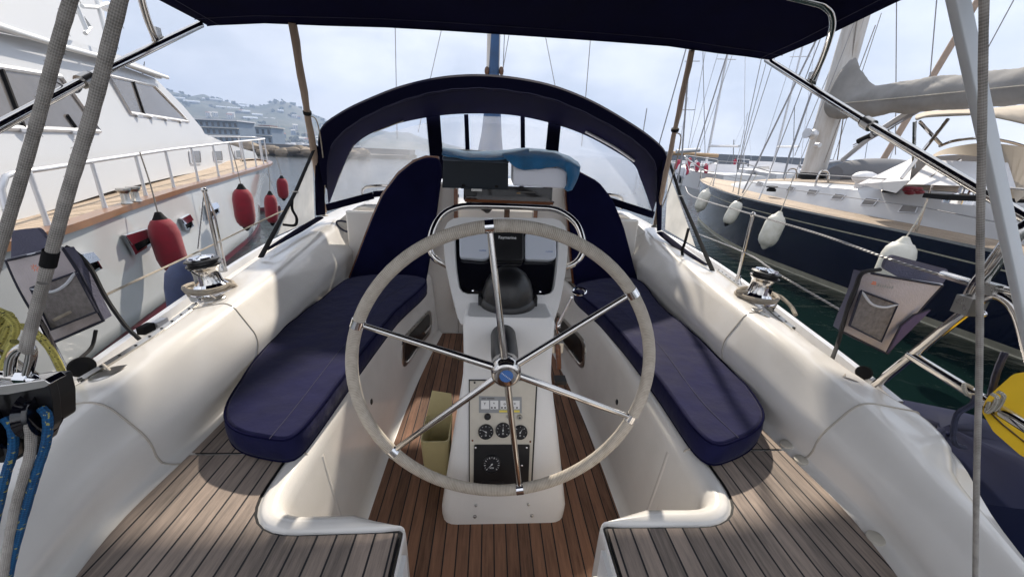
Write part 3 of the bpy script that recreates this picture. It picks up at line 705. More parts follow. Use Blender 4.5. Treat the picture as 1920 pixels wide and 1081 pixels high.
# ---- engine lever and handles right of the pedestal
g = G(); g.use('chrome'); a = W(1046, 610, Y=1.50); b = W(1072, 557, Y=1.46); g.tube([a, b], [.008, .0055], 10)
c_ = W(1086, 546, Y=1.46); pts = [c_ + Vector((math.cos(t)*.027, math.sin(t)*.012, math.sin(t)*.010)) for t in [2*math.pi*i/20 for i in range(20)]]; g.tube(pts, .0055, 8, closed=True)
g.ball(a, .014); obj('throttle_lever', g, yacht)
g = G(); g.use('steel_dull'); p = W(1045, 655, Y=1.5); g.box(p + Vector((-.004, 0, .02)), (.05, .05, .05)); g.use('wood_varnish'); g.tube([W(1046, 648, Y=1.46), W(1048, 690, Y=1.46)], .012, 10)
g.tube(cr([W(1047, 595, Y=1.47), W(1043, 610, Y=1.46), W(1046, 625, Y=1.47)], 4), .003, 6); g.use('black_plastic'); g.box(W(1050, 712, Y=1.45), (.05, .05, .02)); obj('fuel_stop_handle', g, yacht, bevel=.004)

# ---- folding table behind the console, with the instrument pod
g = G(); g.use('wood_varnish'); a = W(871, 373, Y=1.64); b = W(1038, 379, Y=1.64)
g.prism([a, b, b + Vector((0, .10, 0)), a + Vector((0, .10, 0))], (0, 0, -.012)); g.prism([a + Vector((.004, .004, -.018)), b + Vector((-.004, .004, -.018)), b + Vector((-.004, .09, -.018)), a + Vector((.004, .09, -.018))], (0, 0, -.012))
g.use('wood_brown'); g.tube([W(951, 388, Y=1.74), W(949, 430, Y=1.76)], .013, 8); g.use('black_plastic'); g.tube([W(913, 388, Y=1.68), W(914, 398, Y=1.66)], [.03, .008], 10); table = obj('folding_table', g, yacht, bevel=.003)
g = G(); g.use('black_gloss'); c = W(952, 362, Y=1.77); g.box(c, (.385, .09, .066)); g.use('black_plastic'); g.box(c + Vector((-.16, -.04, .005)), (.05, .04, .035)); g.box(c + Vector((.02, -.05, -.026)), (.36, .04, .008)); g.use('steel_dull'); g.box(c + Vector((.08, -.047, .012)), (.075, .006, .006)); g.box(c + Vector((-.14, -.047, .03)), (.06, .01, .012)); g.use('wood_light'); g.box(c + Vector((.045, -.047, .006)), (.018, .006, .006))
obj('instrument_pod', g, yacht, bevel=.004)
# ---- dodger (spray hood)
def Wl(l, **k): return [W(x, y, **k) for x, y in l]
A0 = [(606, 345), (598, 300), (600, 243), (640, 209), (700, 180), (760, 158), (830, 143), (900, 139), (970, 145), (1040, 160), (1110, 188), (1180, 228), (1228, 262), (1250, 290), (1246, 330), (1238, 375)]
A2 = [(613, 345), (614, 300), (628, 262), (668, 228), (720, 201), (775, 181), (835, 168), (900, 164), (965, 170), (1033, 184), (1100, 211), (1165, 246), (1207, 277), (1228, 305), (1232, 340), (1230, 378)]
B0 = [(616, 384), (634, 340), (656, 288), (674, 264), (712, 243), (766, 227), (832, 216), (900, 213), (968, 217), (1040, 233), (1098, 254), (1152, 283), (1188, 308), (1200, 333), (1211, 362), (1224, 400)]
g = G(); k = 5
r0 = cr(Wl(A0, Y=2.86), k); r1 = cr(Wl(A0, Y=2.80), k); r1 = [p - Vector((0, 0, .012)) for p in r1]; r2 = cr(Wl(A2, Y=2.80), k); r3 = cr(Wl(A2, Y=2.86), k); r4 = cr(Wl(B0, Y=3.42), k)
mid = [(a*.5 + b*.5) + Vector((0, 0, .015)) for a, b in zip(r3, r4)]
g.use('navy_dark'); g.grid([r0, r1, r2, r3]); g.use('navy_canvas'); g.grid([r3, mid, r4])
up = [p + Vector((0, 0, .02)) for p in r4]; umid = [p + Vector((0, 0, .03)) for p in mid]
g.grid([up, umid, r0]); 
dod = obj('dodger', g, yacht, angle=50)
g = G(); g.use('stitch'); g.tube([p + Vector((0, -.002, -.004 + .003*math.sin(i*1.7))) for i, p in enumerate(r2[8:-8])], .0022, 5)
g.tube([p.lerp(q, .12) + Vector((0, -.0, -.004)) for p, q in zip(r3[8:-8], mid[8:-8])], .0012, 5)
child(obj('hem_stitching', g), dod)
g = G(); g.use('steel'); g.tube([W(757, 226, Y=3.35) , W(700, 248, Y=3.35)], .006, 6); child(obj('frame_bow', g), dod); g = G(); g.use('box_white'); g.tube(cr([W(1098, 247, Y=3.3), W(1150, 275, Y=3.3), W(1190, 302, Y=3.3)], 5), .010, 6); child(obj('frame_bow', g), dod)
# windscreen
wpn = Vector((0, -.62, .40)).normalized(); wp0 = Vector((0, 3.43, 2.18))
def DP(px, py, lift=0): return onplane(px, py, wp0, wpn) + wpn*lift
panes = [[(653, 291), (663, 272), (720, 250), (800, 230), (806, 262), (810, 330), (810, 352), (618, 384), (634, 335)],
         [(828, 222), (868, 218), (872, 260), (874, 330), (832, 330)], [(881, 217), (976, 220), (976, 330), (884, 330)],
         [(984, 221), (1028, 230), (1022, 330), (986, 330)], [(1046, 238), (1095, 255), (1148, 280), (1186, 306), (1198, 330), (1220, 398), (1120, 362), (1040, 350)]]
for P in panes:
    g = G(); g.use('clear_vinyl'); g.poly([DP(x, y) for x, y in P], True); child(obj('window', g, flat=True), dod)
g = G(); g.use('navy_dark')
def bar(a, b, w0, w1, d=.012, side=False):
    (x0, y0), (x1, y1) = a, b; dx, dy = x1 - x0, y1 - y0; l_ = math.hypot(dx, dy); nx, ny = -dy/l_, dx/l_
    g.prism([DP(x0 - nx*w0, y0 - ny*w0, .004), DP(x1 - nx*w1, y1 - ny*w1, .004), DP(x1 + nx*w1, y1 + ny*w1, .004), DP(x0 + nx*w0, y0 + ny*w0, .004)], wpn*-d)
bar((812, 218), (822, 335), 13, 12)
def nb_(*a):
    global g
    child(obj('window_bar', g, flat=True), dod); g = G(); g.use('navy_dark')
    bar(*a)
nb_((874, 215), (879, 335), 4, 4); nb_((980, 218), (981, 335), 4, 4); nb_((1040, 230), (1030, 335), 12, 12)
nb_((612, 389), (700, 366), 6, 6); nb_((700, 364), (830, 352), 5, 5); nb_((1226, 403), (1118, 368), 6, 6); nb_((1118, 366), (1020, 352), 5, 5)
child(obj('window_bar', g, flat=True), dod)
# side panes and the straps that pull the hood down
for s in (-1, 1):
    if s < 0:
        T, Bf, Ba = W(592, 268, Y=2.82), W(603, 404, Y=3.0), W(494, 474, z=1.44)
        V = [W(586, 298, Y=2.80), W(590, 412, Y=2.95), W(520, 441, Y=2.28), W(552, 360, Y=2.55)]; strap = [W(592, 272, Y=2.80), W(554, 360, Y=2.52), W(489, 482, z=1.43)]
        loop = [W(548, 372, Y=2.48), W(548, 392, Y=2.46), W(556, 408, Y=2.44), W(553, 422, Y=2.4), W(530, 421, Y=2.35)]
    else:
        T, Bf, Ba = W(1252, 292, Y=2.82), W(1236, 438, Y=2.80), W(1330, 500, z=1.44)
        V = [W(1253, 325, Y=2.80), W(1268, 360, Y=2.65), W(1304, 463, Y=2.30), W(1247, 430, Y=2.70)]; strap = [W(1254, 300, Y=2.80), W(1276, 368, Y=2.6), W(1336, 507, z=1.43)]
        loop = [W(1291, 428, Y=2.4), W(1284, 455, Y=2.32), W(1279, 470, Y=2.3), W(1281, 484, Y=2.28)]
    cv = sum(V, Vector())/4; fr = [cv + (v - cv)*1.0 for v in V]
    g = G(); g.use('milky_vinyl'); g.poly(V); child(obj('side_window', g, flat=True), dod)
    g = G(); g.use('navy_dark')
    if s < 0: g.tube([W(601, 275, Y=2.81), W(599, 340, Y=2.86), W(601, 402, Y=2.95)], [.03, .032, .035], 8, flat=.3); g.tube([W(600, 408, Y=2.95), W(560, 432, Y=2.6), W(500, 468, Y=2.15)], [.028, .03, .012], 8, flat=.35)
    else: g.tube([W(1247, 300, Y=2.81), W(1236, 370, Y=2.80), W(1236, 432, Y=2.78)], [.035, .045, .035], 8, flat=.3); g.tube([W(1238, 436, Y=2.75), W(1280, 470, Y=2.45), W(1325, 496, Y=2.12)], [.03, .035, .012], 8, flat=.35)
    child(obj('side_panel', g), dod)
    g = G(); g.use('rubber'); rows = []
    g.tube(strap, [.011, .013, .016], 8, flat=.25); g.tube(cr(loop, 4), .0085, 6, flat=.4); g.use('steel_dull'); g.box(strap[1], (.035, .01, .012)); child(obj('strap', g), dod)

# ---- bimini
def brow(y, zs, crown, xw):
    return [Vector((xw*t, y + (.012*math.sin(t*17) + .006*math.sin(t*41)) * (y > 2.3), zs + crown*(1 - abs(t)**3.2))) for t in [-1, -.97, -.9, -.8, -.6, -.4, -.2, 0, .2, .4, .6, .8, .9, .97, 1]]
BR = [(2.43, 2.556, .044, 1.53), (2.15, 2.577, .082, 1.545), (1.76, 2.624, .09, 1.55), (1.32, 2.66, .10, 1.555), (.77, 2.68, .10, 1.555), (.2, 2.67, .10, 1.55), (-.4, 2.62, .09, 1.52)]
g = G(); g.use('navy_canvas'); top = [brow(*b) for b in BR]
g.grid([[p + Vector((0, .012, .045)) for p in top[0]], [p + Vector((0, .018, .0)) for p in top[0]], [p + Vector((0, .0, -.006)) for p in top[0]]] + top)
bim = obj('bimini', g, yacht, solid=.004, angle=60)
g = G(); g.use('stitch')
for yy, b0, b1, f_ in ((0, 0, 1, .28),): g.tube([lerp(p, q, f_) + Vector((0, 0, -.004)) for p, q in zip(top[b0], top[b1])], .0016, 5)
for s in (1, -1): g.tube([Vector((s*(b[3]*.955), b[0], b[1] + b[2]*.13 - .006)) for b in BR], .0016, 5)
P_ = [W(x, y, z=2.68) for x, y in ((1210, -20), (1245, -4), (1362, 14), (1385, 2), (1370, -20))]; g.tube(P_, .0016, 5)
child(obj('seam_stitching', g), bim)
def mirror(P): return [Vector((-p.x, p.y, p.z)) for p in P]
side = [W(1438, 112, X=1.535), W(1628, 232, X=1.585), W(1830, 352, X=1.585)]; side.append(side[2] + (side[2] - side[1])*1.6)
for s in (1, -1):
    P = side if s > 0 else [W(376, 46, X=-1.54), W(160, 150, X=-1.585), W(0, 236, X=-1.585)]
    if s < 0: P.append(P[2] + (P[2] - P[1])*2.4)
    g = G(); g.use('steel'); g.tube(P, .0165, 14); g.use('steel_dull')
    d = (P[1] - P[0]).normalized(); g.tube([P[1] - d*.022, P[1] + d*.022], .025, 12); g.use('black_plastic'); g.tube([P[1] - d*.03, P[1] - d*.012], .022, 12)
    q = W(1517, 158, X=1.575) if s > 0 else W(300, 78, X=-1.575); g.use('steel_dull'); g.tube([q - d*.02, q + d*.02], .022, 12); g.box(q + Vector((0, -.005, .03)), (.018, .03, .05))
    g.use('wire'); g.tube(cr([P[1], P[1] + Vector((0, -.05, -.05)), P[1] + Vector((0, -.12, -.02))], 5), .003, 6)
    child(obj('side_tube', g), bim)
bow = [W(1523, 150, X=1.575), W(1541, 112, X=1.53), W(1557, 66, X=1.46), W(1561, 36, X=1.38), W(1549, 14, X=1.29), W(1500, -2, X=1.16)]
z0 = bow[-1]; bow += [Vector((.5, z0.y - .03, z0.z + .06))]
bow = bow + [Vector((0, bow[-1].y, z0.z + .07))] + mirror(bow)[::-1]
g = G(); g.use('steel'); g.tube(cr(bow, 5), .0135, 12); child(obj('frame_bow', g), bim)
for px0, px1, Ya, Yb, n_ in (((548, 42), (607, 397), 2.43, 3.02, 0), ((1297, 95), (1229, 418), 2.43, 2.86, 1)):
    a, b = W(*px0, Y=Ya), W(*px1, Y=Yb); g = G(); g.use('tan_cover'); n = 14
    P = [a.lerp(b, t/n) + Vector((.002*math.sin(t*1.9), 0, 0)) for t in range(n+1)]; rr = [.021 + .0012*math.sin(t*2.3) for t in range(n+1)]; rr[5] = .018; rr[6] = .019
    g.tube(P, rr, 10, flat=.75); g.use('rubber'); g.tube([a.lerp(b, .38), a.lerp(b, .395)], .024, 10); g.use('rope_beige'); g.tube(cr([a.lerp(b, .4), a.lerp(b, .43) + Vector((.05, 0, 0)), a.lerp(b, .6) + Vector((.055, 0, 0)), a.lerp(b, .75) + Vector((.045, 0, 0)), a.lerp(b, .85) + Vector((.03, 0, 0)), a.lerp(b, .95)], 5), .004, 6)
    g.use('steel_dull'); g.tube([b - (b - a).normalized()*.03, b + (b-a).normalized()*.02], .016, 10); g.lathe([(.03, 0), (.03, .006), (.015, .012)], b + Vector((0, 0, -.03)), (0, 0, 1), 14)
    child(obj('support_strut', g), bim)

# ---- mast and shrouds of our yacht
g = G(); g.use('mast_paint'); bx = W(925, 100, Y=5).x; g.lathe([(.075, 1.6), (.075, 9), (.06, 16)], (bx, 5.0, 0), (0, 0, 1), 20)
g.use('blue_cover'); g.tube([(bx - .02, 4.9, 1.75), (bx, 4.88, 2.2), (bx + .01, 4.88, 2.9), (bx + .025, 4.90, 3.6)], [.19, .12, .055, .035], 12); g.use('wood_brown')
for px in (913, 940): g.ball(W(px, 133, Y=4.85), .045, (.6, .5, 1)); 
mast_ = obj('mast', g, yacht)
for (x0, y0), (x1, y1), Y_ in (((741, 50), (743, 165), 4.9), ((828, 55), (804, 160), 5.6), ((1023, 70), (1041, 162), 5.6), ((1107, 75), (1098, 184), 4.9), ((946, 60), (943, 140), 5.0), ((955, 62), (943, 130), 5.2)):
    a, b = W(x0, y0, Y=Y_), W(x1, y1, Y=Y_); g = G(); g.use('wire'); g.tube([a + (a - b)*6, b, b + (b - a)*.9], .0045, 6); obj('shroud' if Y_ < 5.7 else 'stay', g, yacht)

# ---- winches, stanchions, lifelines, pushpit
def winch(c, tilt):
    g = G(); g.use('chrome'); g.lathe([(.078, -.02), (.080, .0), (.078, .010), (.062, .024), (.050, .036)], c, tilt, 36, cap=False); w_ = obj('winch', g, yacht)
    g = G(); g.use('steel'); g.lathe([(.050, .036), (.046, .050), (.044, .075), (.047, .095), (.054, .102), (.055, .106)], c, tilt, 36, cap=False)
    child(obj('drum', g), w_)
    g = G(); g.use('black_plastic'); g.lathe([(.053, .106), (.059, .109), (.059, .113), (.050, .117), (.050, .124), (.059, .128), (.059, .133), (.045, .139)], c, tilt, 36, cap=False); child(obj('self_tailing_jaw', g), w_)
    g = G(); g.use('chrome'); g.lathe([(.046, .138), (.044, .144), (.020, .148), (.018, .142), (0, .142)], c, tilt, 30, cap=False); t = Vector(tilt).normalized(); g.box(c + t*.146 + Vector((0, -.03, 0)), (.016, .05, .008)); child(obj('cap', g), w_)
WL = W(398, 545, z=1.415); WRt = W(1418, 562, z=1.415)
winch(WL, (-.10, 0, 1)); winch(WRt, (.10, 0, 1))
def stanchion(a, b, ln=()):
    g = G(); g.use('steel'); g.tube([a, b], .0095, 10); g.lathe([(.028, -.01), (.028, 0), (.016, .02), (.014, .05)], a, (0, 0, 1), 14); g.ball(b, .014); o = obj('stanchion', g, yacht)
sR0, sR1 = W(1381, 532, z=1.33), None; sR1 = sR0 + Vector((.0, 0, 0)); sR1 = W(1412, 402, Y=sR0.y)
stanchion(sR0, sR1); sL0 = W(415, 505, z=1.34); sL1 = W(383, 356, Y=sL0.y); stanchion(sL0, sL1)
def line(name, P, r, m, k=4, seg=6):
    g = G(); g.use(m); g.tube(cr(P, k), r, seg); return obj(name, g, yacht)
line('lifeline', [W(1285, 350, Y=4.2), W(1298, 368, Y=3.5), sR1, W(1540, 440, Y=1.55), W(1672, 487, Y=1.22), W(1762, 515, Y=1.12)], .0045, 'wire')
line('lifeline', [W(1306, 437, Y=3.2), W(1396, 473, Y=sR0.y - .01), W(1462, 515, Y=1.62), W(1600, 595, Y=1.3), W(1640, 620, Y=1.2)], .0040, 'wire')
line('lifeline', [W(560, 385, Y=2.9), W(520, 400, Y=2.5), W(390, 463, Y=sL0.y), W(193, 555, Y=1.3), W(100, 600, Y=1.15)], .0042, 'rope_beige')
line('lifeline', [sL1, W(376, 420, Y=sL0.y - .01), W(371, 466, Y=sL0.y)], .003, 'wire')
g = G(); g.use('steel'); g.tube([W(385, 358, Y=sL0.y + .02), W(402, 400, Y=sL0.y + .02), W(424, 505, Y=sL0.y + .03)], .0048, 8); obj('stanchion_brace', g, yacht)
# pushpit, starboard
g = G(); g.use('steel')
g.tube(cr([W(1636, 726, z=1.27), W(1712, 664, X=1.32), W(1810, 585, X=1.31), W(1850, 556, X=1.30), W(1880, 556, X=1.30), W(1910, 590, X=1.31), W(1935, 680, X=1.32)], 6), .0135, 12)
pushR = obj('pushpit', g, yacht)
def psub(name, f):
    g = G(); f(g); return child(obj(name, g), pushR)
psub('rail', lambda g: (g.use('steel'), g.tube(cr([W(1812, 580, X=1.30), W(1832, 535, X=1.29), W(1862, 497, X=1.28), W(1905, 440, X=1.28), W(1950, 410, X=1.3)], 6), .0175, 12)))
psub('rail', lambda g: (g.use('steel'), g.tube([W(1706, 664, X=1.32), W(1800, 722, X=1.31), W(1965, 825, X=1.31)], .0155, 12)))
psub('rail', lambda g: (g.use('steel'), g.tube([W(1768, 514, X=1.37), W(1830, 533, X=1.30), W(1890, 545, X=1.3), W(1960, 562, X=1.3)], .011, 12)))
psub('clamp', lambda g: (g.use('steel_dull'), g.box(W(1818, 572, X=1.29), (.05, .04, .05)), g.box(W(1858, 541, X=1.29), (.03, .035, .03)), g.use('chrome'), g.ball(W(1807, 563, X=1.28), .011), g.ball(W(1842, 588, X=1.28), .009)))
# pushpit, port: its rails pass behind the ropes
g = G(); g.use('steel'); g.tube(cr([W(62, 585, X=-1.45), W(120, 700, X=-1.30), W(128, 735, z=1.30)], 5), .012, 10)
g.tube(cr([W(-40, 640, X=-1.3), W(40, 690, X=-1.28), W(95, 730, X=-1.25), W(118, 780, X=-1.2)], 5), .012, 10); obj('pushpit', g, yacht)
g = G(); g.use('rubber'); p = W(151, 688, z=1.35); g.lathe([(.010, 0), (.027, .002), (.029, .01), (.018, .018), (.018, .028), (.029, .036), (.027, .044), (.012, .046)], p, (.7, -.5, .35), 24); g.tube([p, p + Vector((0, .0, -.10))], .010, 8); obj('turning_block', g, yacht)
g = G(); g.use('rubber'); p = W(1621, 698, z=1.30); g.lathe([(.008, 0), (.022, .002), (.024, .01), (.014, .016), (.014, .024), (.024, .030), (.022, .036), (.010, .038)], p, (-.7, -.5, .3), 24); g.tube([p, p + Vector((0, .0, -.08))], .010, 8); obj('turning_block', g, yacht)
g = G(); g.use('alu'); p = W(300, 605, z=1.35); g.box(p, (.03, .05, .025)); g.use('rubber'); g.box(p + Vector((-.01, -.05, 0)), (.03, .05, .03)); obj('genoa_car', g, yacht, bevel=.005)
# backstay legs, starboard: a flat painted gantry post
a, b = W(1778, -30, Y=.62), W(1925, 640, Y=.60); a = a - (b - a)*1.6; d = (b - a); g = G(); g.use('alu_white'); side_ = Vector((.018, .004, 0))
nn = d.cross(side_).normalized()*.012; P = [a - side_, a + side_, a + side_ + nn, a - side_ + nn]; g.prism(rnd(P, .004, k=3), d*1.22); g.use('print_grey'); g.prism([a + side_*.35 - nn*.05, a + side_*.42 - nn*.05, a + side_*.42, a + side_*.35], d*1.22); obj('gantry_post', g, yacht)
# ------------------------------------------------------------------ loose things on our yacht
def pillow(outline, nrm, thick, m, name, rr=.02, parent=None, pip=None, crown=.006, soft=0):
    """stuffed pad: outline is the face nearest nrm, extruded against nrm"""
    P = resamp([Vector(p) for p in outline], 140)
    for _ in range(3): P = [(P[i-1] + P[i]*2 + P[(i+1) % len(P)])/4 for i in range(len(P))]
    nrm = Vector(nrm).normalized(); n = len(P); c = sum(P, Vector())/n
    def off(d, h):
        o = []
        for i in range(n):
            t = (P[(i+1) % n] - P[i-1]).normalized(); w_ = t.cross(nrm)
            if w_.dot(P[i] - c) < 0 and False: w_ = -w_
            o.append(P[i] - w_*d*sgn + nrm*h)
        return o
    area = sum(((P[i] - c).cross(P[(i+1) % n] - c)).dot(nrm) for i in range(n)); sgn = 1 if area > 0 else -1
    wob = lambda row, a: [p + nrm*noise.noise(p*9)*a + nrm*noise.noise(p*28)*a*.35 for p in row]
    rows = [off(rr*1.2, -thick), off(rr*.3, -thick + rr*.2), off(0, -thick + rr), off(-.002, -thick*.5), off(0, -rr), off(rr*.3, -rr*.3), off(rr*.9, 0)]
    rows = rows[:4] + [wob(r_, .004) for r_ in rows[4:]]
    g = G(); g.use(m); g.grid(rows, closeu=True, flip=(sgn < 0)); g.poly(rows[-1], sgn < 0); g.poly(rows[0], sgn > 0)
    if pip:
        g.use(pip); g.tube(wob(off(rr*.25, -rr*.25), .004), .0038, 6, closed=True); g.tube(off(rr*.25, -thick + rr*.3), .0035, 6, closed=True)
    return obj(name, g, parent, angle=60)
zc = 1.242
LCU = [(668, 516), (600, 560), (540, 605), (490, 655), (450, 708), (425, 748), (416, 775), (424, 797), (450, 812), (500, 822), (543, 828), (562, 812), (600, 765), (680, 660), (745, 580), (800, 520)]
RCU = [(1190, 520), (1240, 572), (1300, 622), (1360, 680), (1410, 731), (1434, 766), (1434, 790), (1412, 813), (1380, 826), (1343, 838), (1318, 822), (1290, 788), (1240, 718), (1180, 642), (1128, 586), (1078, 532)]
for L_, lab in ((LCU, 'long navy blue seat cushion on the port bench, its round end over the teak'), (RCU, 'long navy blue seat cushion on the starboard bench, half in full sun')):
    P = cr([W(x, y, z=zc) for x, y in L_], 4, closed=True)
    c_ = pillow(P, (0, 0, 1), zc - 1.162, 'cushion_blue', 'seat_cushion', rr=.016, pip='navy_canvas'); tag(c_, lab, 'seat cushion', 'navy cushions on the cockpit benches')
    S_ = [W(x, y, z=zc + .0015) for x, y in (((505, 822), (560, 755), (650, 640), (720, 560), (770, 530)) if L_ is LCU else ((1385, 820), (1310, 745), (1230, 640), (1160, 575), (1125, 545)))]
    g = G(); g.use('stitch'); g.tube(cr(S_, 6), .0009, 5); child(obj('stitched_seam', g), c_)
def tilted(px, Yb, Yt, ztop, zbot):
    o = []
    for x, y in px:
        p = W(x, y, Y=Yb)
        for _ in range(4): t = (p.z - zbot)/(ztop - zbot); p = W(x, y, Y=lerp(Yb, Yt, t))
        o.append(p)
    return o
LB = [(824, 296), (800, 294), (775, 303), (746, 326), (716, 366), (696, 412), (673, 472), (652, 528), (656, 552), (730, 556), (794, 550), (806, 480), (818, 400), (828, 325)]
RB = [(1063, 322), (1088, 322), (1124, 341), (1151, 376), (1172, 430), (1187, 488), (1200, 540), (1196, 565), (1140, 570), (1082, 562), (1075, 500), (1070, 430), (1064, 370)]
for L_, lab, s in ((LB, 'dark navy backrest pad on a wooden board leaning at the port side of the companionway', -1), (RB, 'dark navy backrest pad on a wooden board leaning at the starboard side of the companionway', 1)):
    P = tilted(L_, 2.50, 2.60, 1.95, 1.2); nrm = Vector((0, -1, .13)).normalized()
    root = thing('backrest', lab, 'backrest', (s*.7, 2.6, 1.16), 'backrests leaning by the companionway')
    pillow(P, nrm, .045, 'navy_canvas', 'pad', rr=.012, parent=root)
    c = sum(P, Vector())/len(P); g = G(); g.use('wood_varnish'); Q = [c + (p - c)*1.012 - nrm*.048 + Vector((-.014 if s < 0 else -.012, 0, .010)) for p in P]; g.prism(Q, -nrm*.014); obj('board', g, root, bevel=.003)

# boxes and towel over the instrument pod
root = thing('storage_box', 'dark grey plastic box with a hinged lid, left of the white box', 'box', W(890, 350, Y=1.80))
n = Vector((0, -1, .10)).normalized()
a, b, c, d = W(829, 352, Y=1.70), W(953, 356, Y=1.70), W(953, 307, Y=1.71), W(831, 301, Y=1.71)
g = G(); g.use('box_dark'); g.prism([a, b, c, d], (0, .17, .01))
g.box((a + b)/2 + Vector((0, -.001, .003)), (.12, .012, .008)); g.use('rubber')
for t in (.32, .82): p = lerp(a, b, t) + Vector((0, -.003, .013)); g.ball(p, .008, (1, .5, .7))
g.use('steel_dull'); g.box(lerp(a, b, .52) + Vector((0, -.006, -.004)), (.045, .006, .012)); obj('body', g, root, bevel=.006)
e, f = d + Vector((.002, .09, .035)), c + Vector((-.012, .09, .035)); g = G(); g.use('box_lid'); g.prism([d + Vector((-.005, -.003, 0)), c + Vector((.004, -.003, 0)), f, e], (0, .01, .012)); g.prism([e, f, f + Vector((0, .08, .0)), e + Vector((0, .08, 0))], (0, 0, .012)); obj('lid', g, root, bevel=.004)
a, b, c, d = W(962, 348, Y=1.69), W(1062, 354, Y=1.69), W(1063, 316, Y=1.70), W(963, 300, Y=1.70)
g = G(); g.use('box_white'); P = rnd([a, b, c, d], .008, k=4); g.prism(P, (0, .19, .01)); g.use('gauge_face'); text('NCE', .021, W(1034, 311.5, Y=1.690), ux, (0, 0, 1), g)
wb = obj('storage_box', g, bevel=.008); tag(wb, 'white plastic box with dark lettering, half hidden under the blue towel', 'box')
# towel: a folded strip over the dark box and a draped end over the white one
def cloth(rows_px, name, m, thick=.006, k=6, amp=.0):
    R_ = [[W(x, y, Y=Y_) for x, y, Y_ in r] for r in rows_px]; R_ = [cr(r, k) for r in R_]
    T = list(zip(*R_)); T = [cr(list(t), k) for t in T]
    for i, t in enumerate(T):
        for j, p in enumerate(t): q = noise.noise(Vector((p.x*22, p.y*9, p.z*22)))*amp + noise.noise(Vector((p.x*60, p.y*20, p.z*60)))*amp*.4; p += Vector((0, -q, q*.6))
    g = G(); g.use(m); g.grid([list(t) for t in T]); return g
g1 = cloth([[(829, 278, 1.80), (870, 283, 1.81), (930, 284, 1.80), (990, 278, 1.80)], [(830, 281, 1.72), (880, 287, 1.73), (940, 288, 1.72), (992, 280, 1.72)], [(829, 289, 1.69), (880, 297, 1.69), (940, 296, 1.69), (992, 288, 1.69)], [(836, 291, 1.695), (880, 299, 1.695), (940, 298, 1.695), (990, 291, 1.695)]], '', 'towel_blue', amp=.006)
g2 = cloth([[(940, 284, 1.86), (985, 279, 1.88), (1030, 283, 1.88), (1062, 292, 1.88), (1075, 300, 1.86)], [(942, 287, 1.75), (985, 283, 1.76), (1030, 286, 1.76), (1066, 297, 1.76), (1084, 306, 1.76)], [(943, 290, 1.68), (985, 290, 1.68), (1030, 294, 1.68), (1064, 302, 1.68), (1088, 314, 1.70)], [(947, 297, 1.675), (975, 313, 1.672), (1010, 314, 1.672), (1046, 310, 1.675), (1080, 325, 1.69)], [(952, 300, 1.675), (975, 316, 1.672), (1012, 316, 1.672), (1050, 313, 1.672), (1072, 338, 1.685)]], '', 'towel_blue', amp=.007)
g3 = cloth([[(1050, 300, 1.678), (1066, 302, 1.676), (1088, 313, 1.69)], [(1062, 322, 1.674), (1074, 324, 1.67), (1084, 330, 1.685)], [(1064, 342, 1.674), (1069, 345, 1.665), (1078, 344, 1.68)], [(1058, 354, 1.674), (1064, 358, 1.665), (1071, 357, 1.672)]], '', 'towel_blue', amp=.006)
for q in (g2, g3): g1.add(q.v, q.f)
tw = obj('towel', g1, solid=.007, angle=70, soff=0); tag(tw, 'bright blue towel folded over the boxes behind the wheel', 'towel')

# yellow-beige bucket between pedestal and bench
p = W(818, 905, z=.71); g = G(); g.use('bucket')
def ring(cx, cy, z, hx, hy): return rnd([(cx - hx, cy - hy, z), (cx + hx, cy - hy, z), (cx + hx, cy + hy, z), (cx - hx, cy + hy, z)], .02, k=4)
bx_, by_ = p.x, p.y + .07
g.grid([ring(bx_, by_, .71, .045, .065), ring(bx_, by_, .82, .052, .075), ring(bx_, by_, .93, .056, .085), ring(bx_, by_, .93, .051, .080), ring(bx_, by_, .82, .047, .070), ring(bx_, by_, .715, .040, .060)], closeu=True); g.poly(ring(bx_, by_, .716, .040, .060)); g.poly(ring(bx_, by_, .71, .045, .065), True)
g.add([(bx_ - .054, by_ + .078, .93), (bx_ + .054, by_ + .078, .93), (bx_ + .05, by_ + .09, 1.03), (bx_ - .03, by_ + .09, 1.045)], [[0, 1, 2, 3], [3, 2, 1, 0]])
tag(obj('caddy', g, angle=45), 'small yellow plastic caddy standing on the sole left of the pedestal', 'caddy')

# sheets on the winches
def coil(c, turns, r, tube, m, name, lab, seedv, tail):
    random.seed(seedv); P = []
    for i in range(int(turns*18)):
        a = 2*math.pi*i/18; P.append(c + Vector((math.cos(a)*(r + .008*math.sin(i*.31)), math.sin(a)*(r + .008*math.cos(i*.27)), .006 + .0150*i/18 + .002*math.sin(i*.7))))
    P += tail; g = G(); g.use(m); g.tube(cr(P, 3), tube, 8); return tag(obj(name, g), lab, 'rope', 'sheets coiled round the winches')
coil(WL + Vector((0, 0, -.02)), 3.1, .079, .0080, 'rope_beige', 'rope', 'beige sheet coiled round the port winch', 3, [WL + Vector((.08, .05, .0)), WL + Vector((.07, .14, .0)), WL + Vector((-.02, .30, -.01)), WL + Vector((-.03, .5, -.0))])
coil(WRt + Vector((0, 0, -.02)), 3.6, .079, .0082, 'rope_beige', 'rope', 'beige sheet coiled round the starboard winch', 5, [WRt + Vector((.10, .03, .02)), WRt + Vector((.12, -.05, .0)), WRt + Vector((.10, -.12, -.02))])
P = [W(*q) if False else W(q[0], q[1], Y=q[2]) for q in ((693, 432, 2.85), (672, 424, 2.86), (650, 416, 2.88), (634, 414, 2.9), (632, 421, 2.88), (645, 432, 2.82), (665, 437, 2.75), (690, 438, 2.72))]
g = G(); g.use('rope_navy'); g.tube(cr(P, 5), .007, 8); tag(obj('rope', g), 'loop of blue-grey rope lying on the coaming by the port backrest', 'rope')

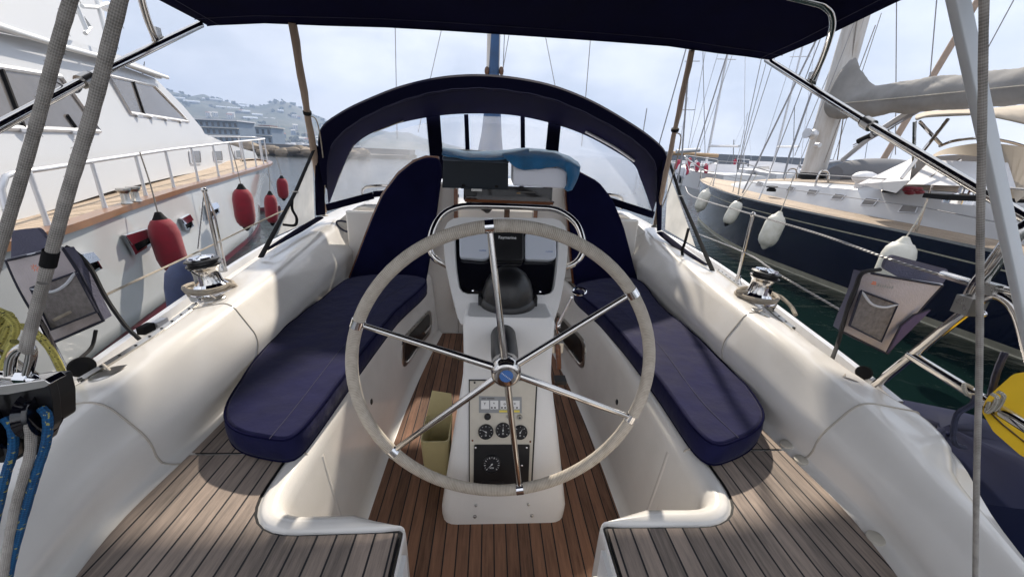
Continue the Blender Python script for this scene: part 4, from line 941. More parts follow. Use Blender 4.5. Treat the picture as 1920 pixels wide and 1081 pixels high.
# big triple block and the worn ropes at the left
root = thing('pulley_block', 'black triple sheave block hanging at the lower left on a steel shackle', 'block', W(60, 870, Y=.45), None)
def BW(x, y, Y=.45): return W(x, y, Y=Y)
def BK(x, y, Y=.45): return W(x*.80 if y > 690 else x, lerp(y, 760, .08) if y > 690 else y, Y=Y)
g = G(); g.use('black_plastic')
for k_, dx, dy in ((0, 0, 0), (1, -48, 4), (2, -92, 10)):
    o_ = [(58 + dx, 715 + dy), (112 + dx, 712 + dy), (122 + dx, 745 + dy), (127 + dx, 800 + dy), (118 + dx, 815 + dy), (98 + dx, 822 + dy), (85 + dx, 862 + dy), (60 + dx, 868 + dy), (45 + dx, 800 + dy)]
    P = rnd([BK(x, y, .45 + .0*k_) for x, y in o_], .004, k=3); g.prism(P, (0, .010, 0)); 
P = rnd([BK(x, y, .462) for x, y in ((-60, 735), (60, 716), (112, 713), (124, 750), (126, 800), (92, 818), (80, 850), (30, 875), (-60, 880))], .004, k=3); g.prism(P, (0, .03, 0))
obj('cheek', g, root, bevel=.002)
g = G(); g.use('steel'); g.prism([BK(-20, 722, .442), BK(104, 707, .442), BK(118, 716, .442), BK(104, 724, .442), BK(20, 738, .442), BK(-20, 740, .442)], (0, .02, 0)); obj('head_plate', g, root, bevel=.001)
for px, py in ((12, 800), (92, 775)):
    g = G(); g.use('black_gloss'); g.lathe([(.030, -.008), (.024, -.002), (.024, .002), (.030, .008)], BK(px, py, .455), (1, .25, 0), 24); obj('sheave', g, root)
g = G(); g.use('steel'); g.tube(cr([BK(22, 700), BK(22, 672), BK(32, 656), BK(48, 650), BK(60, 660), BK(63, 700)], 5), .0052, 10); g.tube([BK(-5, 698), BK(80, 706)], .0058, 10); g.use('chrome'); g.lathe([(.009, 0), (.009, .014)], BK(45, 703), (1, 0, -.05), 6); g.lathe([(.0075, 0), (.0075, .006), (.003, .016)], BK(60, 705), (1, 0, -.1), 16); obj('shackle', g, root)
def rope(name, P, r, m, lab, group=None, k=6, seg=12, extra=None, cat='rope'):
    if 'worn grey rope ' in lab or 'taut' in lab: P = [P[0] + (P[0] - P[1])*2.5*q for q in (2, 1)] + list(P)
    g = G(); g.use(m); C_ = cr(P, k)
    g.tube(C_, [r*(1 + .035*math.sin(i*2.1)) for i in range(len(C_))], seg)
    if extra: extra(g)
    o = obj(name, g); return tag(o, lab, cat, group)
gr1 = 'worn grey ropes at the left of the cockpit'
def fuzz(P, r, n, sd):
    random.seed(sd); C_ = cr(P, 6)
    def f(g):
        g.use('rope_worn')
        for _ in range(n):
            i = random.randrange(len(C_) - 1); t = random.random(); p = C_[i].lerp(C_[i+1], t); d = (C_[i+1] - C_[i]).normalized(); a = random.uniform(0, 6.28); u_ = d.orthogonal().normalized(); v_ = d.cross(u_); rad = u_*math.cos(a) + v_*math.sin(a)
            L_ = random.uniform(.0005, .0014); g.tube([p + rad*r*.9, p + rad*(r + L_*.5) + d*L_, p + rad*(r + L_) + d*L_*1.8], .00025, 3, cap=False)
    return f
P = [BW(150, -60), BW(112, 70), BW(75, 210), BW(38, 340), BW(-4, 480), BW(-30, 580)]
rope('rope', P, .0051, 'rope_worn', 'worn grey rope running down the left edge, the leftmost of the pair', gr1, extra=fuzz(P, .0051, 90, 1))
P = [BW(240, -60), BW(208, 70), BW(170, 220), BW(128, 360), BW(92, 490), BW(60, 610), BW(46, 655)]
def tape(g, P=P): fuzz(P, .0057, 110, 2)(g); g.use('rubber'); a = BW(96, 470); b = BW(90, 498); g.tube([a, a.lerp(b, .5), b], .0070, 14); g.use('rope_worn'); g.tube(cr([BW(80, 530, .444), BW(64, 590, .442), BW(52, 660, .445)], 5), .0045, 10)
rope('rope', P, .0057, 'rope_worn', 'thick worn grey rope bound with black tape, ending in the steel shackle', gr1, extra=tape)
P = [BK(98, 765, .447), BK(112, 785, .442), BK(108, 835, .44), BK(88, 890, .44), BK(64, 960, .44), BK(32, 1060, .44), BK(15, 1130, .44)]
gb = 'tackle lines under the block'
rope('rope', P, .0050, 'rope_blue', 'blue speckled rope leaving the right side of the block', gb)
rope('rope', [BK(12, 785, .447), BK(30, 810, .442), BK(30, 855, .44), BK(14, 900, .44), BK(-10, 990, .44), BK(-30, 1060, .44)], .0050, 'rope_blue', 'blue speckled rope at the left picture edge under the block', gb)
P = [BK(54, 775, .445), BK(70, 800, .436), BK(72, 850, .434), BK(56, 905, .434), BK(38, 960, .434), BK(20, 1040, .434), BK(5, 1120, .434)]
rope('rope', P, .0054, 'rope_worn', 'frayed grey rope between the two blue ropes under the block', gb, extra=fuzz(P, .0054, 90, 3))
P = [W(x, y, Y=.40) for x, y in ((1846, -60), (1842, 200), (1838, 450), (1836, 700), (1831, 900), (1828, 1150))]
rope('rope', P, .0033, 'rope_worn', 'taut weathered rope hanging straight down the right side in front of the white post', None)
# yellow mooring rope in a heap at the left
random.seed(11); P = []
for i in range(26): a = i*1.25; P.append(W(-30 + 58*math.cos(a) + random.uniform(-10, 10), 640 + 62*math.sin(a*.93) + i*.8, Y=.95 + .006*i))
P += [W(60, 620, Y=1.0), W(95, 655, Y=1.03), W(118, 700, Y=1.05), W(128, 735, Y=1.05)]
rope('rope', P, .0085, 'rope_yellow', 'coil of yellow and black flecked mooring rope at the left edge', None)
P = [W(262, 636, z=1.37), W(235, 610, Y=1.22), W(200, 560, Y=1.24), W(168, 500, Y=1.26), W(140, 472, Y=1.26), W(122, 462, Y=1.25)]
rope('strap', P, .0062, 'rope_black', 'black webbing strap curving from the grey bag down to the port coaming', None, cat='strap')
P = [W(180, 618, Y=1.28), W(172, 650, Y=1.25), W(150, 672, Y=1.2), W(135, 690, Y=1.18), W(127, 708, Y=1.15)]
rope('rope', P, .0055, 'rope_black', 'black line hanging under the grey bag to the port turning block', None)

# throw bags on the pushpit
def bag(F, flap, pocket, side_poly, Y0, lab, logo, mir, strap=None, purple=None):
    root = thing('rescue_bag', lab, 'bag', W(*F[2], Y=Y0), 'rescue bags hung on the guard rails')
    P = [W(x, y, Y=Y0) for x, y in F]; n = (P[1] - P[0]).cross(P[3] - P[0]).normalized(); n = n if n.y < 0 else -n
    rows = []; K = 10
    for j in range(K+1):
        row = []
        for i in range(K+1):
            u, v = i/K, j/K; p = lerp(lerp(P[0], P[1], u), lerp(P[3], P[2], u), v); row.append(p + n*(.030*math.sin(math.pi*u)*math.sin(math.pi*min(1, v*.8 + .2)) + .004*math.sin(9*u + 5*v)))
        rows.append(row)
    g = G(); g.use('bag_grey'); g.grid(rows, flip=True); bk = 0; 
    ring_f = rows[0] + [r[-1] for r in rows[1:]] + rows[-1][::-1][1:] + [r[0] for r in rows[::-1][1:-1]]; c = sum(P, Vector())/4
    ring_b = [c + (p - c)*.97 - n*.035 for p in ring_f]; g.use('bag_slate'); g.grid([ring_f, ring_b], closeu=True); g.poly(ring_b, True)
    obj('body', g, root, angle=60)
    g = G(); g.use('bag_piping'); g.tube(ring_f, .0045, 6, closed=True); obj('piping', g, root)
    g = G(); g.use('bag_slate'); Q = [W(x, y, Y=Y0 + .045) for x, y in flap]; g.prism(rnd(Q, .012, k=4), (0, .012, 0)); g.use('bag_trim'); g.tube([W(*mir[0], Y=Y0 - .005), W(*mir[1], Y=Y0 - .015), W(*mir[2], Y=Y0 - .005)], .004, 6); obj('flap', g, root)
    cp = sum((W(x, y, Y=Y0) for x, y in pocket), Vector())/len(pocket)
    def bp(x, y):
        p = W(x, y, Y=Y0); return onplane(x, y, P[0] + n*.036, n)
    Q = [bp(x, y) for x, y in pocket]; g = G(); g.use('mesh_net'); g.poly(Q); o = obj('net_pocket', g, root, flat=True)
    g = G(); g.use('bag_slate'); g.poly([q - n*.006 for q in Q]); g.use('bag_piping'); g.tube(Q + [Q[0]], .0042, 6); g.use('bag_trim'); 
    g.tube(cr([Q[0], lerp(Q[0], Q[1], .35) + Vector((0, 0, -.030)), lerp(Q[0], Q[1], .7) + Vector((0, 0, -.026)), Q[1]], 5), .0045, 6); obj('pocket_trim', g, root, flat=True)
    if purple: g = G(); g.use('bag_purple'); g.prism([onplane(x, y, P[0] + n*.028, n) for x, y in purple], n*.006); g.use('bag_piping'); g.tube([onplane(x, y, P[0] + n*.035, n) for x, y in purple[:4]], .0025, 5); obj('side_panel', g, root)
    g = G(); g.use('print_orange' ); lx, ly, ang = logo; p = onplane(lx, ly, P[0] + n*.037, n); u_ = (P[1] - P[0]).normalized(); v_ = n.cross(u_); v_ = v_ if v_.z > 0 else -v_
    for a in range(8 if not purple else 2):
        d = u_*math.cos(a*.785) + v_*math.sin(a*.785); q = n.cross(d)
        if purple: d = u_ if a == 0 else u_*.8; q = v_; p2 = p + v_*(.006*a); g.poly([p2 - d*.010 - q*.002, p2 + d*.010 - q*.002, p2 + d*.008 + q*.002, p2 - d*.008 + q*.002])
        else: g.poly([p + d*.004 - q*.0015, p + d*.012 - q*.0008, p + d*.012 + q*.0008, p + d*.004 + q*.0015])
    if purple: g.use('print_grey'); [g.poly([p + u_*(.016 + .009*q) - v_*.006, p + u_*(.0225 + .009*q) - v_*.006, p + u_*(.0225 + .009*q) + v_*(.001 + .003*(q % 3 == 0)), p + u_*(.016 + .009*q) + v_*(.001 + .003*(q % 3 == 0))]) for q in range(7)]
    obj('logo', g, root, flat=True)
    return root
bag([(1616, 508), (1766, 534), (1662, 662), (1576, 620)], [(1657, 503), (1662, 487), (1676, 478), (1778, 505), (1776, 520), (1764, 536), (1700, 527)], [(1615, 545), (1683, 570), (1652, 640), (1593, 610)], None, 1.22,
    'grey and slate rescue bag with purple side panel and net pocket on the starboard pushpit', (1638, 532, 0), [(1618, 509), (1690, 522), (1766, 533)], purple=[(1742, 580), (1712, 590), (1688, 610), (1662, 660), (1700, 622)])
bag([(12, 488), (118, 464), (196, 600), (92, 645)], [(22, 432), (70, 427), (90, 452), (112, 470), (20, 492)], [(58, 540), (142, 510), (182, 584), (96, 618)], None, 1.22,
    'light grey rescue bag with net pocket hanging on the port pushpit behind the ropes', (66, 502, 0), [(14, 487), (60, 476), (116, 464)])
for P, lab in (([W(1560, 673, z=1.36), W(1572, 640, Y=1.22), W(1590, 575, Y=1.2), W(1604, 540, Y=1.19), W(1617, 512, Y=1.19), (W(1650, 505, Y=1.2))], 'black webbing strap down the left edge of the purple sided bag'),):
    rope('strap', P, .0065, 'rope_black', lab, None, cat='strap')
rope('rope', [W(1856, 740, Y=.80), W(1840, 770, Y=.79), W(1800, 765, Y=.80)] and [W(1830, 742, Y=.81), W(1822, 758, Y=.80), W(1796, 775, Y=.80), W(1788, 805, Y=.80), W(1790, 830, Y=.80), W(1808, 838, Y=.80)], .0065, 'rope_navy', 'dark blue cord tied to the starboard pushpit rail with a loose end', None)
rope('rope', [W(1884, 660, Y=.86), W(1868, 700, Y=.85), W(1856, 745, Y=.83), W(1840, 775, Y=.82)], .0075, 'rope_navy', 'dark blue line stretched behind the white post at the right', None)
# danger buoy pieces: yellow cover and blue bag
c = W(1905, 820, Y=.9); root = thing('life_raft_cover', 'yellow vinyl cover lashed under the starboard pushpit rail', 'cover', (c.x, c.y, c.z - .1))
g = G(); g.use('yellow_vinyl'); Y1 = .80
g.prism(rnd([W(x, y, Y=Y1) for x, y in ((1850, 745), (1900, 700), (1990, 690), (2000, 900), (1912, 852), (1862, 808), (1840, 770))], .012, k=4), (.22, .04, .0)); g.use('wood_brown'); g.tube([W(1846, 762, Y=Y1 - .002), W(1880, 795, Y=Y1 - .002), W(1930, 835, Y=Y1 - .002)], .002, 5); obj('cover', g, root, bevel=.012)
g = G(); g.use('rope_white')
for x, y in ((1858, 742), (1870, 738)): g.tube(cr([W(x, y - 5, Y=.77), W(x + 12, y + 4, Y=.76), W(x + 4, y + 22, Y=.775), W(x - 8, y + 30, Y=.79), W(x - 4, y + 10, Y=.8)], 5), .0045, 7)
g.tube(cr([W(1822, 726, Y=.84), W(1808, 720, Y=.84), W(1812, 738, Y=.83), W(1828, 740, Y=.83)], 5), .005, 7); obj('lashing', g, root)
g = G(); g.use('blue_vinyl'); rows = []
cx_, cy_ = 1.50, 1.00
for r_, z_ in ((.20, .35), (.31, .45), (.34, .75), (.33, 1.02), (.29, 1.13), (.16, 1.17), (.02, 1.18)):
    rows.append([Vector((cx_ + r_*1.05*math.cos(a)*(1 + .06*math.sin(3*a)), cy_ + r_*.95*math.sin(a)*(1 + .05*math.cos(5*a)), z_ + .012*math.sin(4*a))) for a in [2*math.pi*i/28 for i in range(28)]])
g.grid(rows, closeu=True); g.poly(rows[-1]); tag(obj('fender', g), 'large round blue covered fender floating beside the starboard quarter', 'fender')
# ball fender between the hulls at port
p = W(352, 535, Y=2.0); g = G(); g.use('fender_blue'); g.lathe([(.0, -.33), (.05, -.31), (.085, -.25), (.095, -.15), (.095, .0), (.085, .07), (.05, .12), (.02, .14), (.0, .15)], p, (.1, 0, 1), 20); tag(obj('fender', g), 'blue cloth covered fender hanging behind the port winch', 'fender')
# ------------------------------------------------------------------ motor yacht at the left
my = thing('motor_yacht', 'large white motor yacht with grey hull and teak side deck moored at the left', 'motor yacht', (-6, 7, 0))
SH = [  # Y, sheer x, sheer z, waterline x
    (-3.0, -3.05, 1.26, -3.15), (0.0, -3.00, 1.27, -3.10), (2.6, -3.17, 1.29, -3.40), (4.4, -3.80, 1.305, -3.88), (5.9, -4.33, 1.32, -4.28), (7.3, -4.72, 1.34, -4.70), (8.7, -5.15, 1.36, -5.15), (10.3, -5.62, 1.39, -5.85), (11.6, -6.05, 1.42, -6.6), (12.5, -6.55, 1.44, -7.2), (12.9, -7.05, 1.45, -7.45)]
def shr(y): return interp(SH, y)
TIPY = 12.9; AX = lambda y: -7.05 + (y - 12.9)*-.02
def far(x, y): return 2*AX(y) - x
g = G(); ys = [-3 + .25*i for i in range(63)] + [12.6, 12.75, 12.85, 12.9]
for fs in (0, 1):
    rows = []
    for y in ys:
        sx_, sz_, wx = shr(y); row = []
        for t in (1, .97, .8, .6, .4, .2, .1):
            x = lerp(wx, sx_, t**1.6 if y > 9 else t); row.append((x, y - (0 if t > .95 else .0), sz_*t + 0*.1))
        row += [(wx - .02, y, .10)]
        row = [(far(x, y_), y_, z) if fs else (x, y_, z) for x, y_, z in row]; rows.append(row)
    g.use('hull_grey'); g.grid([r for r in rows], flip=not fs)
    g.use('boot_red'); g.grid([[r[-1], (r[-1][0] + (-.04 if not fs else .04), r[-1][1], -.3)] for r in rows], flip=not fs)
obj('hull', g, my, angle=50)
g = G(); g.use('cap_wood')
for fs in (0, 1):
    rows = []
    for y in ys:
        sx_, sz_, _ = shr(y); row = [(sx_ + .035, y, sz_ - .03), (sx_ + .04, y, sz_ + .03), (sx_ - .09, y, sz_ + .035), (sx_ - .10, y, sz_ - .02)]
        rows.append([(far(x, y_), y_, z) if fs else (x, y_, z) for x, y_, z in row])
    g.grid(rows, flip=not fs)
obj('cap_rail', g, my)
g = G(); g.use('teak_pale'); g.grid([[(shr(y)[0] - .08, y, shr(y)[1] + .0), (shr(y)[0] - .8, y, shr(y)[1] + .01), (AX(y), y, shr(y)[1] + .05), (far(shr(y)[0] - .08, y), y, shr(y)[1])] for y in ys], flip=True); obj('deck', g, my)
# superstructure: side wall leaning in, sloping front
def hb(px, py): return W(px, py, z=1.34)
base = [(-2.6, -3), (-2.66, 1.0), (-3.35, 2.4)]
hp = [W(-160, 470, z=1.34), W(0, 424, z=1.34), W(120, 388, z=1.34), W(210, 360, z=1.34), W(300, 338, z=1.35), W(390, 318, z=1.37), W(440, 309, z=1.38)]
def hx(y):
    for a, b in zip(hp[:-1], hp[1:]):
        if a.y <= y <= b.y: return lerp(a.x, b.x, (y - a.y)/(b.y - a.y))
    return hp[0].x if y < hp[0].y else hp[-1].x
wallx = -4.75
def roof_z(px, py, X): return W(px, py, X=X)
# silhouette of the trunk cabin / wheelhouse seen in the photo: points on the side wall plane
wn2 = Vector((.93, .36, .12)).normalized(); wq = W(250, 330, z=1.45) 
wq = W(210, 358, z=1.36)
def HP(px, py, lift=0): return onplane(px, py, wq, wn2) + wn2*lift
outline = [(-260, 560), (0, 424), (210, 358), (330, 330), (430, 311), (484, 297), (478, 285), (462, 281), (428, 270), (384, 251), (378, 240), (345, 200), (292, 148), (200, 113), (90, 80), (0, 62), (-260, 10)]
P = [HP(x, y) for x, y in outline]
g = G(); g.use('house_white'); g.prism(P, Vector((-2.6, -1.0, 0))); hs = obj('superstructure', g, my, angle=25)
g = G(); g.use('house_white'); Q = [(-260, 0), (0, 62), (100, 84), (200, 113), (292, 148), (286, 136), (200, 100), (95, 70), (0, 46), (-260, -20)]; g.prism([HP(x, y, .02) for x, y in Q], Vector((.10, -.02, 0))); g.use('alu_white'); g.tube([HP(x, y, .14) for x, y in ((-260, -18), (0, 62), (95, 90), (200, 116), (296, 146))], .03, 10); obj('roof_edge', g, my)
# flybridge: white coaming above with script lettering
g = G(); g.use('house_white'); g.prism([HP(x, y, -.35) for x, y in ((-260, -300), (60, -300), (150, -120), (240, -10), (262, 105), (100, 75), (0, 50), (-260, 5))], Vector((-1.8, -.1, 0))); obj('flybridge', g, my, angle=25)
g = G(); g.use('gold'); pc = HP(18, 30, -.345); u_ = (HP(40, 34, -.345) - HP(0, 26, -.345)).normalized(); v_ = wn2.cross(u_); v_ = v_ if v_.z > 0 else -v_
def stroke(pts, r=.006): g.tube(cr([HP(x, y, -.335) for x, y in pts], 5), r, 6)
stroke([(-14, 22), (-4, 18), (2, 24), (-4, 30), (4, 28)]); stroke([(6, 20), (12, 16), (16, 24), (12, 38), (16, 40)]); stroke([(14, 24), (18, 19), (22, 24), (20, 32), (26, 30)]); stroke([(23, 28), (22, 16), (25, 40)]); stroke([(28, 26), (31, 22), (33, 30), (38, 28), (36, 34), (43, 34)]); stroke([(0, 27), (14, 27), (30, 29)], .004)
obj('name_lettering', g, my)
g = G(); g.use('alu_white')
for P_ in ([(84, 0), (110, 60)], [(132, 0), (158, 92)], [(100, 10), (130, 12), (155, 4), (180, 20)], [(165, 22), (168, 45), (172, 50)], [(100, 30), (115, 50), (105, 62)]): g.tube([HP(x, y, .25) for x, y in P_], .022, 8)
g.use('far_white'); g.ball(HP(168, 18, .25), .10, (1.3, 1.3, .35)); g.ball(HP(165, 48, .25), .07); obj('radar_frame', g, my)
g = G(); g.use('rubber'); a = HP(313, 175, -.4); g.tube([a, HP(318, 116, -.4)], [.018, .006], 6); obj('antenna', g, my)
# windows
def window(P, name='window', split=None, m='pane_grey'):
    c = (sum(x for x, y in P)/len(P), sum(y for x, y in P)/len(P))
    g = G(); g.use('alu'); O_ = [HP(x, y, .006) for x, y in P]; cc_ = sum(O_, Vector())/len(O_); g.tube(O_ + [O_[0], O_[1]], .028, 8); fr = obj(name, g, my)
    g = G(); g.use(m); g.poly([HP(x, y, .008) for x, y in P]); child(obj('pane', g, flat=True), fr)
    g = G(); g.use('rubber')
    for a, b in (split or []): g = G(); g.use('rubber'); g.tube([HP(*a, .012), HP(*b, .012)], .022, 6); child(obj('mullion', g), fr)
    g = G(); g.use('alu'); 
    lo = sorted(P, key=lambda q: -q[1])[:2]; lo.sort(); 
    for t in (.12, .37, .62, .87): x, y = lerp(lo[0][0], lo[1][0], t), lerp(lo[0][1], lo[1][1], t); g.box(HP(x, y + 4, .03), (.05, .10, .03))
    child(obj('catch', g), fr); return fr
window([(200, 141), (286, 160), (352, 228), (242, 212)], split=[((247, 152), (268, 215))])
window([(-200, 95), (110, 143), (184, 246), (-200, 232)], split=[((-2, 130), (40, 240)), ((122, 216), (138, 238))])
for x, y, s_ in ((364, 294, 12), (407, 292, 9.5), (446, 289, 7.5)):
    ol = rnd([HP(x - s_, y - s_, .01), HP(x + s_*.8, y - s_*1.05, .01), HP(x + s_, y + s_*1.1, .01), HP(x - s_*.7, y + s_*1.15, .01)], .07, k=4); c_ = sum(ol, Vector())/len(ol)
    g = G(); g.use('alu'); g.grid([ol, [p + wn2*.02 for p in ol], [c_ + (p - c_)*.86 + wn2*.02 for p in ol]], closeu=True, flip=False); fr = obj('porthole', g, my); g = G(); g.use('pane_grey'); g.poly([c_ + (p - c_)*.86 + wn2*.012 for p in ol]); child(obj('pane', g, flat=True), fr)
# guard rail
rl = [W(x, y, z=1.34) for x, y in ((100, 452), (212, 418), (282, 394), (340, 375), (380, 352), (415, 342), (446, 334), (470, 327), (487, 319), (498, 310), (507, 303), (512, 296))]
Ys = [3.15, 4.0, 4.9, 5.75, 6.6, 7.5, 8.4, 9.3, 10.2, 11.0, 11.7, 12.3]
topz = lambda y: interp([(3, 1.62 + .10), (5, 1.80), (8, 1.93), (12.9, 2.10)], y)[0]
g = G(); g.use('alu'); T = []
for y in [3.0 + .3*i for i in range(33)] + [12.8]: sx_, sz_, _ = shr(y); T.append(Vector((sx_ - .08, y, topz(y))))
T2 = [Vector((AX(12.95), 12.98, 2.10))] + [Vector((far(shr(y)[0] - .08, y), y, topz(y))) for y in (12.8, 12.2, 11.5, 10.5, 9.5, 8)]
st = Vector((shr(3.0)[0] - .08, 2.86, 1.32)); g.tube([st, Vector((shr(3.0)[0] - .08, 2.90, 1.62)), Vector((shr(3.0)[0] - .08, 2.95, 1.70))] + T + T2, .019, 10); obj('hand_rail', g, my)
for y in Ys + [12.7]:
    sx_, sz_, _ = shr(y); g = G(); g.use('alu'); g.tube([Vector((sx_ - .08, y, sz_)), Vector((sx_ - .08, y, sz_ + .08)), Vector((sx_ - .08, y, topz(y)))], [.026, .017, .016], 10); obj('rail_post', g, my)
# far side posts at the bow
for y in (12.6, 11.8, 10.8, 9.8): g = G(); g.use('alu'); x = far(shr(y)[0] - .08, y); g.tube([Vector((x, y, shr(y)[1])), Vector((x, y, topz(y)))], .022, 8); obj('rail_post', g, my)
# fairleads of polished steel in the hull side
def hullp(px, py, lift=0.0):
    lo, hi = 1.0, 14.0
    r = ray(px, py)
    for _ in range(40):
        mid_ = (lo + hi)/2; t = mid_/r.y; p = CAM + r*t; sx_, sz_, wx = shr(p.y); x = lerp(wx, sx_, max(0, min(1, p.z/sz_)))
        if p.x < x: hi = mid_
        else: lo = mid_
    return CAM + r*(lo/r.y) + Vector((lift, -lift*.3, 0))
for q in ([(225, 440), (272, 426), (288, 452), (246, 478)], [(333, 409), (350, 400), (359, 424), (343, 432)], [(382, 383), (402, 378), (408, 398), (388, 412)], [(142, 474), (165, 470), (185, 502), (165, 512)]):
    O_ = [hullp(x, y, .01) for x, y in q]; c_ = sum(O_, Vector())/4; g = G(); g.use('chrome'); out_ = Vector((.9, -.3, 0))
    A_ = [p + out_*.0 for p in O_]; B_ = [c_ + (p - c_)*.95 + out_*.05 for p in O_]; C2 = [c_ + (p - c_)*.72 + out_*.055 for p in O_]; D_ = [c_ + (p - c_)*.62 + out_*.01 for p in O_]
    g.grid([A_, B_, C2, D_], closeu=True, flip=True); g.use('rubber'); g.poly(D_, True); g.use('chrome'); g.prism([B_[0], B_[1], lerp(B_[1], B_[2], .45) + out_*.03, lerp(B_[0], B_[3], .45) + out_*.03], out_*.01); obj('fairlead', g, my, angle=25)
for x, y in ((238, 376), (256, 372)): p = W(x, y + 5, z=1.34); g = G(); g.use('steel_dull'); g.lathe([(.05, 0), (.035, .03), (.035, .10), (.06, .13), (.06, .15), (0, .155)], p, (0, 0, 1), 14); obj('bollard', g, my)
# red fenders of the motor yacht
def fender(c, r, h, tilt, m, lab, group, ropeto=None, collar='rubber', rc='rope_white'):
    t = Vector(tilt).normalized(); g = G(); root = thing('fender', lab, 'fender', c - t*h*.5, group)
    g.use(m); pr = [(r*.25, -h*.5), (r*.62, -h*.46), (r*.90, -h*.36), (r, -h*.22), (r*1.02, 0), (r, h*.22), (r*.90, h*.36), (r*.62, h*.46), (r*.25, h*.5)]
    g.lathe([(a*(1 + .02*math.sin(i*3)), b) for i, (a, b) in enumerate(pr)], c, t, 24); obj('body', g, root)
    g = G(); g.use(collar); g.lathe([(r*.50, h*.475), (r*.36, h*.53), (r*.2, h*.60), (r*.05, h*.61)], c, t, 14); obj('end_eye', g, root); g = G(); g.use(collar); g.lathe([(r*.05, -h*.60), (r*.18, -h*.58), (r*.34, -h*.53), (r*.46, -h*.475)], c, t, 14); obj('end_eye', g, root)
    if ropeto is not None: g = G(); g.use(rc); a = c + t*h*.60; g.tube(cr([a, a.lerp(ropeto, .5) + Vector((.01, 0, 0)), ropeto], 4), .007, 6); obj('lanyard', g, root)
    return root
fr_ = 'red cloth covered fenders along the motor yacht'
for (x0, y0), (x1, y1), Y_, hw, lab, tp in (((298, 405), (332, 512), 4.5, 31, 'largest red cloth fender, hanging nearest on the motor yacht side', (262, 285)), ((452, 350), (463, 428), 6.9, 19.5, 'second red cloth fender, by the middle of the motor yacht side', (430, 267)),
                                ((506, 362), (511, 420), 9.2, 12.5, 'third red cloth fender, under the flare near the motor yacht bow', (503, 310)), ((528, 332), (532, 374), 11.6, 11, 'farthest red cloth fender, hanging at the motor yacht bow', (518, 296))):
    a, b = W(x0, y0, Y=Y_), W(x1, y1, Y=Y_); h = (a - b).length; t = (a - b).normalized(); dist = (W((x0+x1)/2, (y0+y1)/2, Y=Y_) - CAM).length
    zz = ray(x0, y0); sc = Y_/ray((x0+x1)/2, (y0+y1)/2).y; r_ = hw*sc/F*(.74 if x0 < 400 else .85)
    c = (a + b)/2; fender(c, r_, h*.94, t, 'fender_red', lab, fr_, W(*tp, Y=Y_), rc='rope_grey')

# ------------------------------------------------------------------ blue sailing yacht at the right
by = thing('sailing_yacht', 'dark blue sailing yacht with teak deck and covered boom moored at the right', 'sailing yacht', (7.6, 7, 0))
SR = [(-4, 6.2, 1.16, 6.6), (0.5, 5.7, 1.18, 6.3), (2.5, 5.45, 1.20, 6.15), (3.6, 5.40, 1.22, 6.1), (5, 5.42, 1.245, 6.0), (6.5, 5.36, 1.27, 5.92), (8.4, 5.40, 1.31, 5.95), (10, 5.75, 1.35, 6.25), (11.5, 6.25, 1.38, 6.7), (12.6, 6.72, 1.405, 7.08), (13.3, 7.10, 1.42, 7.35), (13.6, 7.42, 1.42, 7.45)]
SR = [(y, x, z, w_) for y, x, z, w_ in SR]
BAX = lambda y: 7.45
def sr(y): return interp(SR, y)
ys = [-4 + .3*i for i in range(56)] + [12.9, 13.1, 13.3, 13.45, 13.55, 13.6]
g = G(); 
for fs in (0, 1):
    rows = []
    for y in ys:
        sx_, sz_, wx = sr(y); row = []
        for z in (sz_, sz_ - .035, sz_ - .035, sz_*.84, sz_*.84 - .02, sz_*.84 - .02, sz_*.5, .25, .12, .12, .02, -.3):
            t = max(0, z)/sz_; bulge = 0; x = lerp(wx, sx_, t**.85); row.append((2*BAX(y) - x if fs else x, y, z))
        rows.append(row)
    for a, b, m_ in ((0, 1, 'alu'), (2, 3, 'hull_navy'), (3, 4, 'boot_white'), (5, 8, 'hull_navy'), (9, 10, 'boot_white'), (10, 11, 'boot_white')):
        g.use(m_); g.grid([r[a:b+1] for r in rows], flip=bool(fs))
obj('hull', g, by, angle=50)
g = G(); g.use('teak_pale'); g.grid([[(sr(y)[0] + .03, y, sr(y)[1] - .02), (BAX(y), y, sr(y)[1] + .04), (2*BAX(y) - sr(y)[0] - .03, y, sr(y)[1] - .02)] for y in ys], flip=False); obj('deck', g, by)
# coachroof
def cr_side(y): return interp([(1.0, 6.35, .48), (3.0, 6.20, .50), (5.0, 6.15, .47), (7.0, 6.15, .40), (9.0, 6.30, .28), (10.6, 6.6, .12), (11.4, 6.95, .0)], y)
rows = []
for y in [1.0 + .3*i for i in range(35)] + [11.4]:
    x, h = cr_side(y); z = sr(y)[1] + .01; w_ = BAX(y) - x
    P = [(x, y, z - .02), (x + .12, y, z + h*.85), (x + .22, y, z + h), (x + w_, y, z + h + .08), (x + 2*w_ - .22, y, z + h), (x + 2*w_ - .12, y, z + h*.85), (x + 2*w_, y, z - .02)]
    rows.append(P)
g = G(); g.use('house_white'); g.grid(rows, flip=True); g.use('teak_pale'); g.grid([[(p[2][0] + .05, p[2][1], p[2][2] + .012), (p[3][0], p[3][1], p[3][2] + .014), (p[4][0] - .05, p[4][1], p[4][2] + .012)] for p in rows[4:-3]]); g.use('house_white'); g.poly(rows[0]); obj('coachroof', g, by, angle=40)
def crp(px, py, lift=.004):
    r = ray(px, py); lo, hi = 2.0, 16.0
    for _ in range(40):
        m_ = (lo + hi)/2; p = CAM + r*(m_/r.x); x, h = cr_side(p.y); z = sr(p.y)[1]; xs = x + .12*max(0, (p.z - z))/max(.05, h*.85)
        if p.x > xs: hi = m_
        else: lo = m_
    return CAM + r*(lo/r.x) + Vector((-lift, 0, lift*.3))
